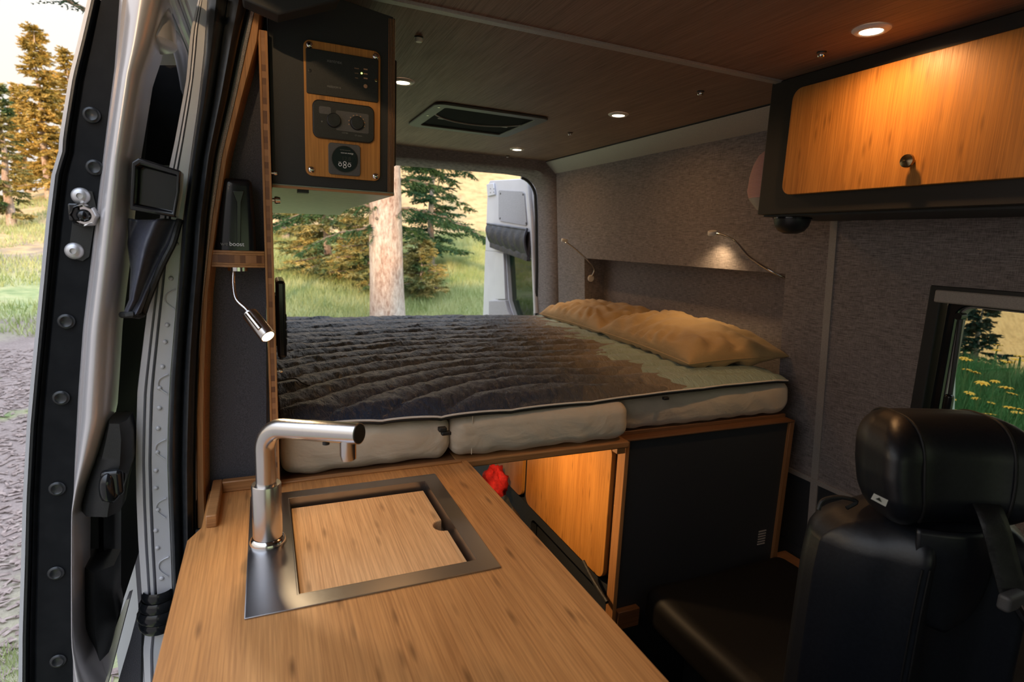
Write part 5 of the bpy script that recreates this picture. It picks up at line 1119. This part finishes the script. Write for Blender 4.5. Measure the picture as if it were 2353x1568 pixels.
# scattered trees on the sunlit slope
k = 0
proto = None
for px, Y in ((700, 30), (800, 36), (940, 30), (1010, 38), (1060, 34), (1100, 44), (870, 48), (1030, 27)):
    x, y = px_xy(px, Y); k += 1
    if proto is None:
        proto = spruce('hillside_spruce', x, y, 3.6, 0.9, 'needle_mix', 'small spruce scattered on the sunlit slope behind the van', 'spruces on the rear slope', 41, nb=50, tw=0.25, sl=0.035)
    else:
        c_ = copy_tree(proto); c_.location = (x, y, Z(x, y)); c_.scale = (1, 1, 0.8+0.1*(k % 4)); c_.rotation_euler = (0, 0, k)
# right window: dark spruce, far slope trees, flowers
xw, yw_ = 12.4, 12.4*(at_x(2242, 800, 10)[1]/10)
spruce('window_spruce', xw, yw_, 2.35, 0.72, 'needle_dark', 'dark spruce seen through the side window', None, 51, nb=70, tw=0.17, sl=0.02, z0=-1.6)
k = 0
for x, y in ((54, 24), (58, 26), (62, 28.5), (66, 29), (70, 33), (60, 29.5), (74, 33), (56, 27), (68, 31), (78, 37), (52, 25), (64, 27.5), (80, 36), (72, 31)):
    k += 1; c_ = copy_tree(proto); c_.location = (x, y, Z(x, y)-.2); c_.scale = (0.8, 0.8, 0.8+0.2*(k % 3)); c_.rotation_euler = (0, 0, k*1.3)
    c_['label'] = 'small spruce on the far golden slope beyond the side window'; c_['group'] = 'spruces on the far slope'
fl = None
for i in range(34):
    py = random.uniform(840, 960); px = random.uniform(2190, 2352); Xf = random.uniform(5.0, 8.8)
    p = at_x(px, py, Xf); yy = p[1]; zz = Z(Xf, yy)
    if fl is None:
        fl = thing('wildflower', 'yellow wildflower in the grass outside the side window', 'flower', (Xf, yy, zz), 'yellow wildflowers by the side window')
        B().tube([(Xf, yy, zz-.02), (Xf+.01, yy, zz+0.22), (Xf+.015, yy, zz+0.42)], 0.006, 5).build('stem', M['stem'], fl)
        b = B()
        for q in range(9):
            a = q*2*PI/9; c_, s_ = math.cos(a), math.sin(a); o3 = Vector((Xf+.015, yy, zz+.42))
            b.add([o3, o3+Vector((c_*.035-s_*.013, s_*.035+c_*.013, .012)), o3+Vector((c_*.058, s_*.058, .002)), o3+Vector((c_*.035+s_*.013, s_*.035-c_*.013, .012))], [(0, 1, 2, 3)])
        b.lathe([(0.016, 0.0), (0.014, 0.010), (0, 0.014)], (Xf+.015, yy, zz+.422), n=8); b.build('bloom', M['petal'], fl)
        FP = fl
    else:
        c_ = copy_tree(FP); c_.location = (Xf, yy, zz); s_ = random.uniform(0.7, 1.2); c_.scale = (s_, s_, random.uniform(0.6, 1.5)); c_.rotation_euler = (random.uniform(-.2, .2), random.uniform(-.2, .2), i)
# grass blades
def grass(name, n_, xr, yr, hh, mat, label, w=0.006, keep=None):
    X = rng.uniform(*xr, n_); Y = rng.uniform(*yr, n_)
    if keep is not None: m = keep(X, Y); X, Y = X[m], Y[m]
    n2 = len(X); Zz = gz(X, Y); a = rng.uniform(0, 2*PI, n2); h = hh*rng.uniform(0.4, 1.2, n2); lx = rng.normal(0, .35, n2)*h; ly = rng.normal(0, .35, n2)*h
    V = np.stack([np.stack([X-w*np.cos(a), Y-w*np.sin(a), Zz-.02], 1), np.stack([X+w*np.cos(a), Y+w*np.sin(a), Zz-.02], 1), np.stack([X+lx, Y+ly, Zz+h], 1)], 1).reshape(-1, 3)
    me = mesh_np(name, V, np.arange(len(V)).reshape(-1, 3), M[mat]); o = bpy.data.objects.new(name, me); link(o); tag(o, label, 'grass', kind='stuff')
cl = lambda f: (lambda X, Y: f(X, Y))
noi = lambda X, Y: np.sin(X*1.9+np.sin(Y*1.3)*2)+np.sin(Y*1.6+X*.7)
grass('meadow_grass', 110000, (-1.5, 7.5), (8.2, 20), 0.20, 'blade', 'pale green meadow grass behind the open rear doors', 0.008)
grass('roadside_grass', 60000, (-13, -2.0), (8.5, 24), 0.16, 'blade', 'patchy green grass beyond the dirt, left of the sliding door', 0.009, keep=lambda X, Y: noi(X, Y) > np.where(Y < 12, 0.75, -0.6))
grass('verge_grass', 110000, (3.0, 10.5), (0.5, 7.0), 0.34, 'blade_shade', 'deep green shaded grass outside the side window', 0.007)
grass('moss_tuft', 7000, (-2.0, -1.0), (2.6, 3.6), 0.05, 'blade', 'low yellow-green tuft in the dirt beside the door foot', 0.004, keep=lambda X, Y: ((X+1.25)/.35)**2+((Y-2.95)/.3)**2 < 1)
# wood chips on the dirt
n_ = 9000; X = rng.uniform(-4.5, -0.7, n_); Y = rng.uniform(2.5, 9.0, n_); a = rng.uniform(0, PI, n_); L = rng.uniform(.012, .05, n_); w = rng.uniform(.004, .011, n_); Zz = gz(X, Y)+.006
ca, sa_ = np.cos(a), np.sin(a)
V = np.stack([np.stack([X-ca*L+sa_*w, Y-sa_*L-ca*w, Zz], 1), np.stack([X+ca*L+sa_*w, Y+sa_*L-ca*w, Zz+rng.uniform(0, .012, n_)], 1), np.stack([X+ca*L-sa_*w, Y+sa_*L+ca*w, Zz+.006], 1), np.stack([X-ca*L-sa_*w, Y-sa_*L+ca*w, Zz+rng.uniform(0, .012, n_)], 1)], 1).reshape(-1, 3)
me = mesh_np('wood_chips', V, np.arange(len(V)).reshape(-1, 4), M['chips']); o = bpy.data.objects.new('wood_chips', me); link(o); tag(o, 'scattered wood chips over the bare dirt beside the van', 'wood chips', kind='stuff')
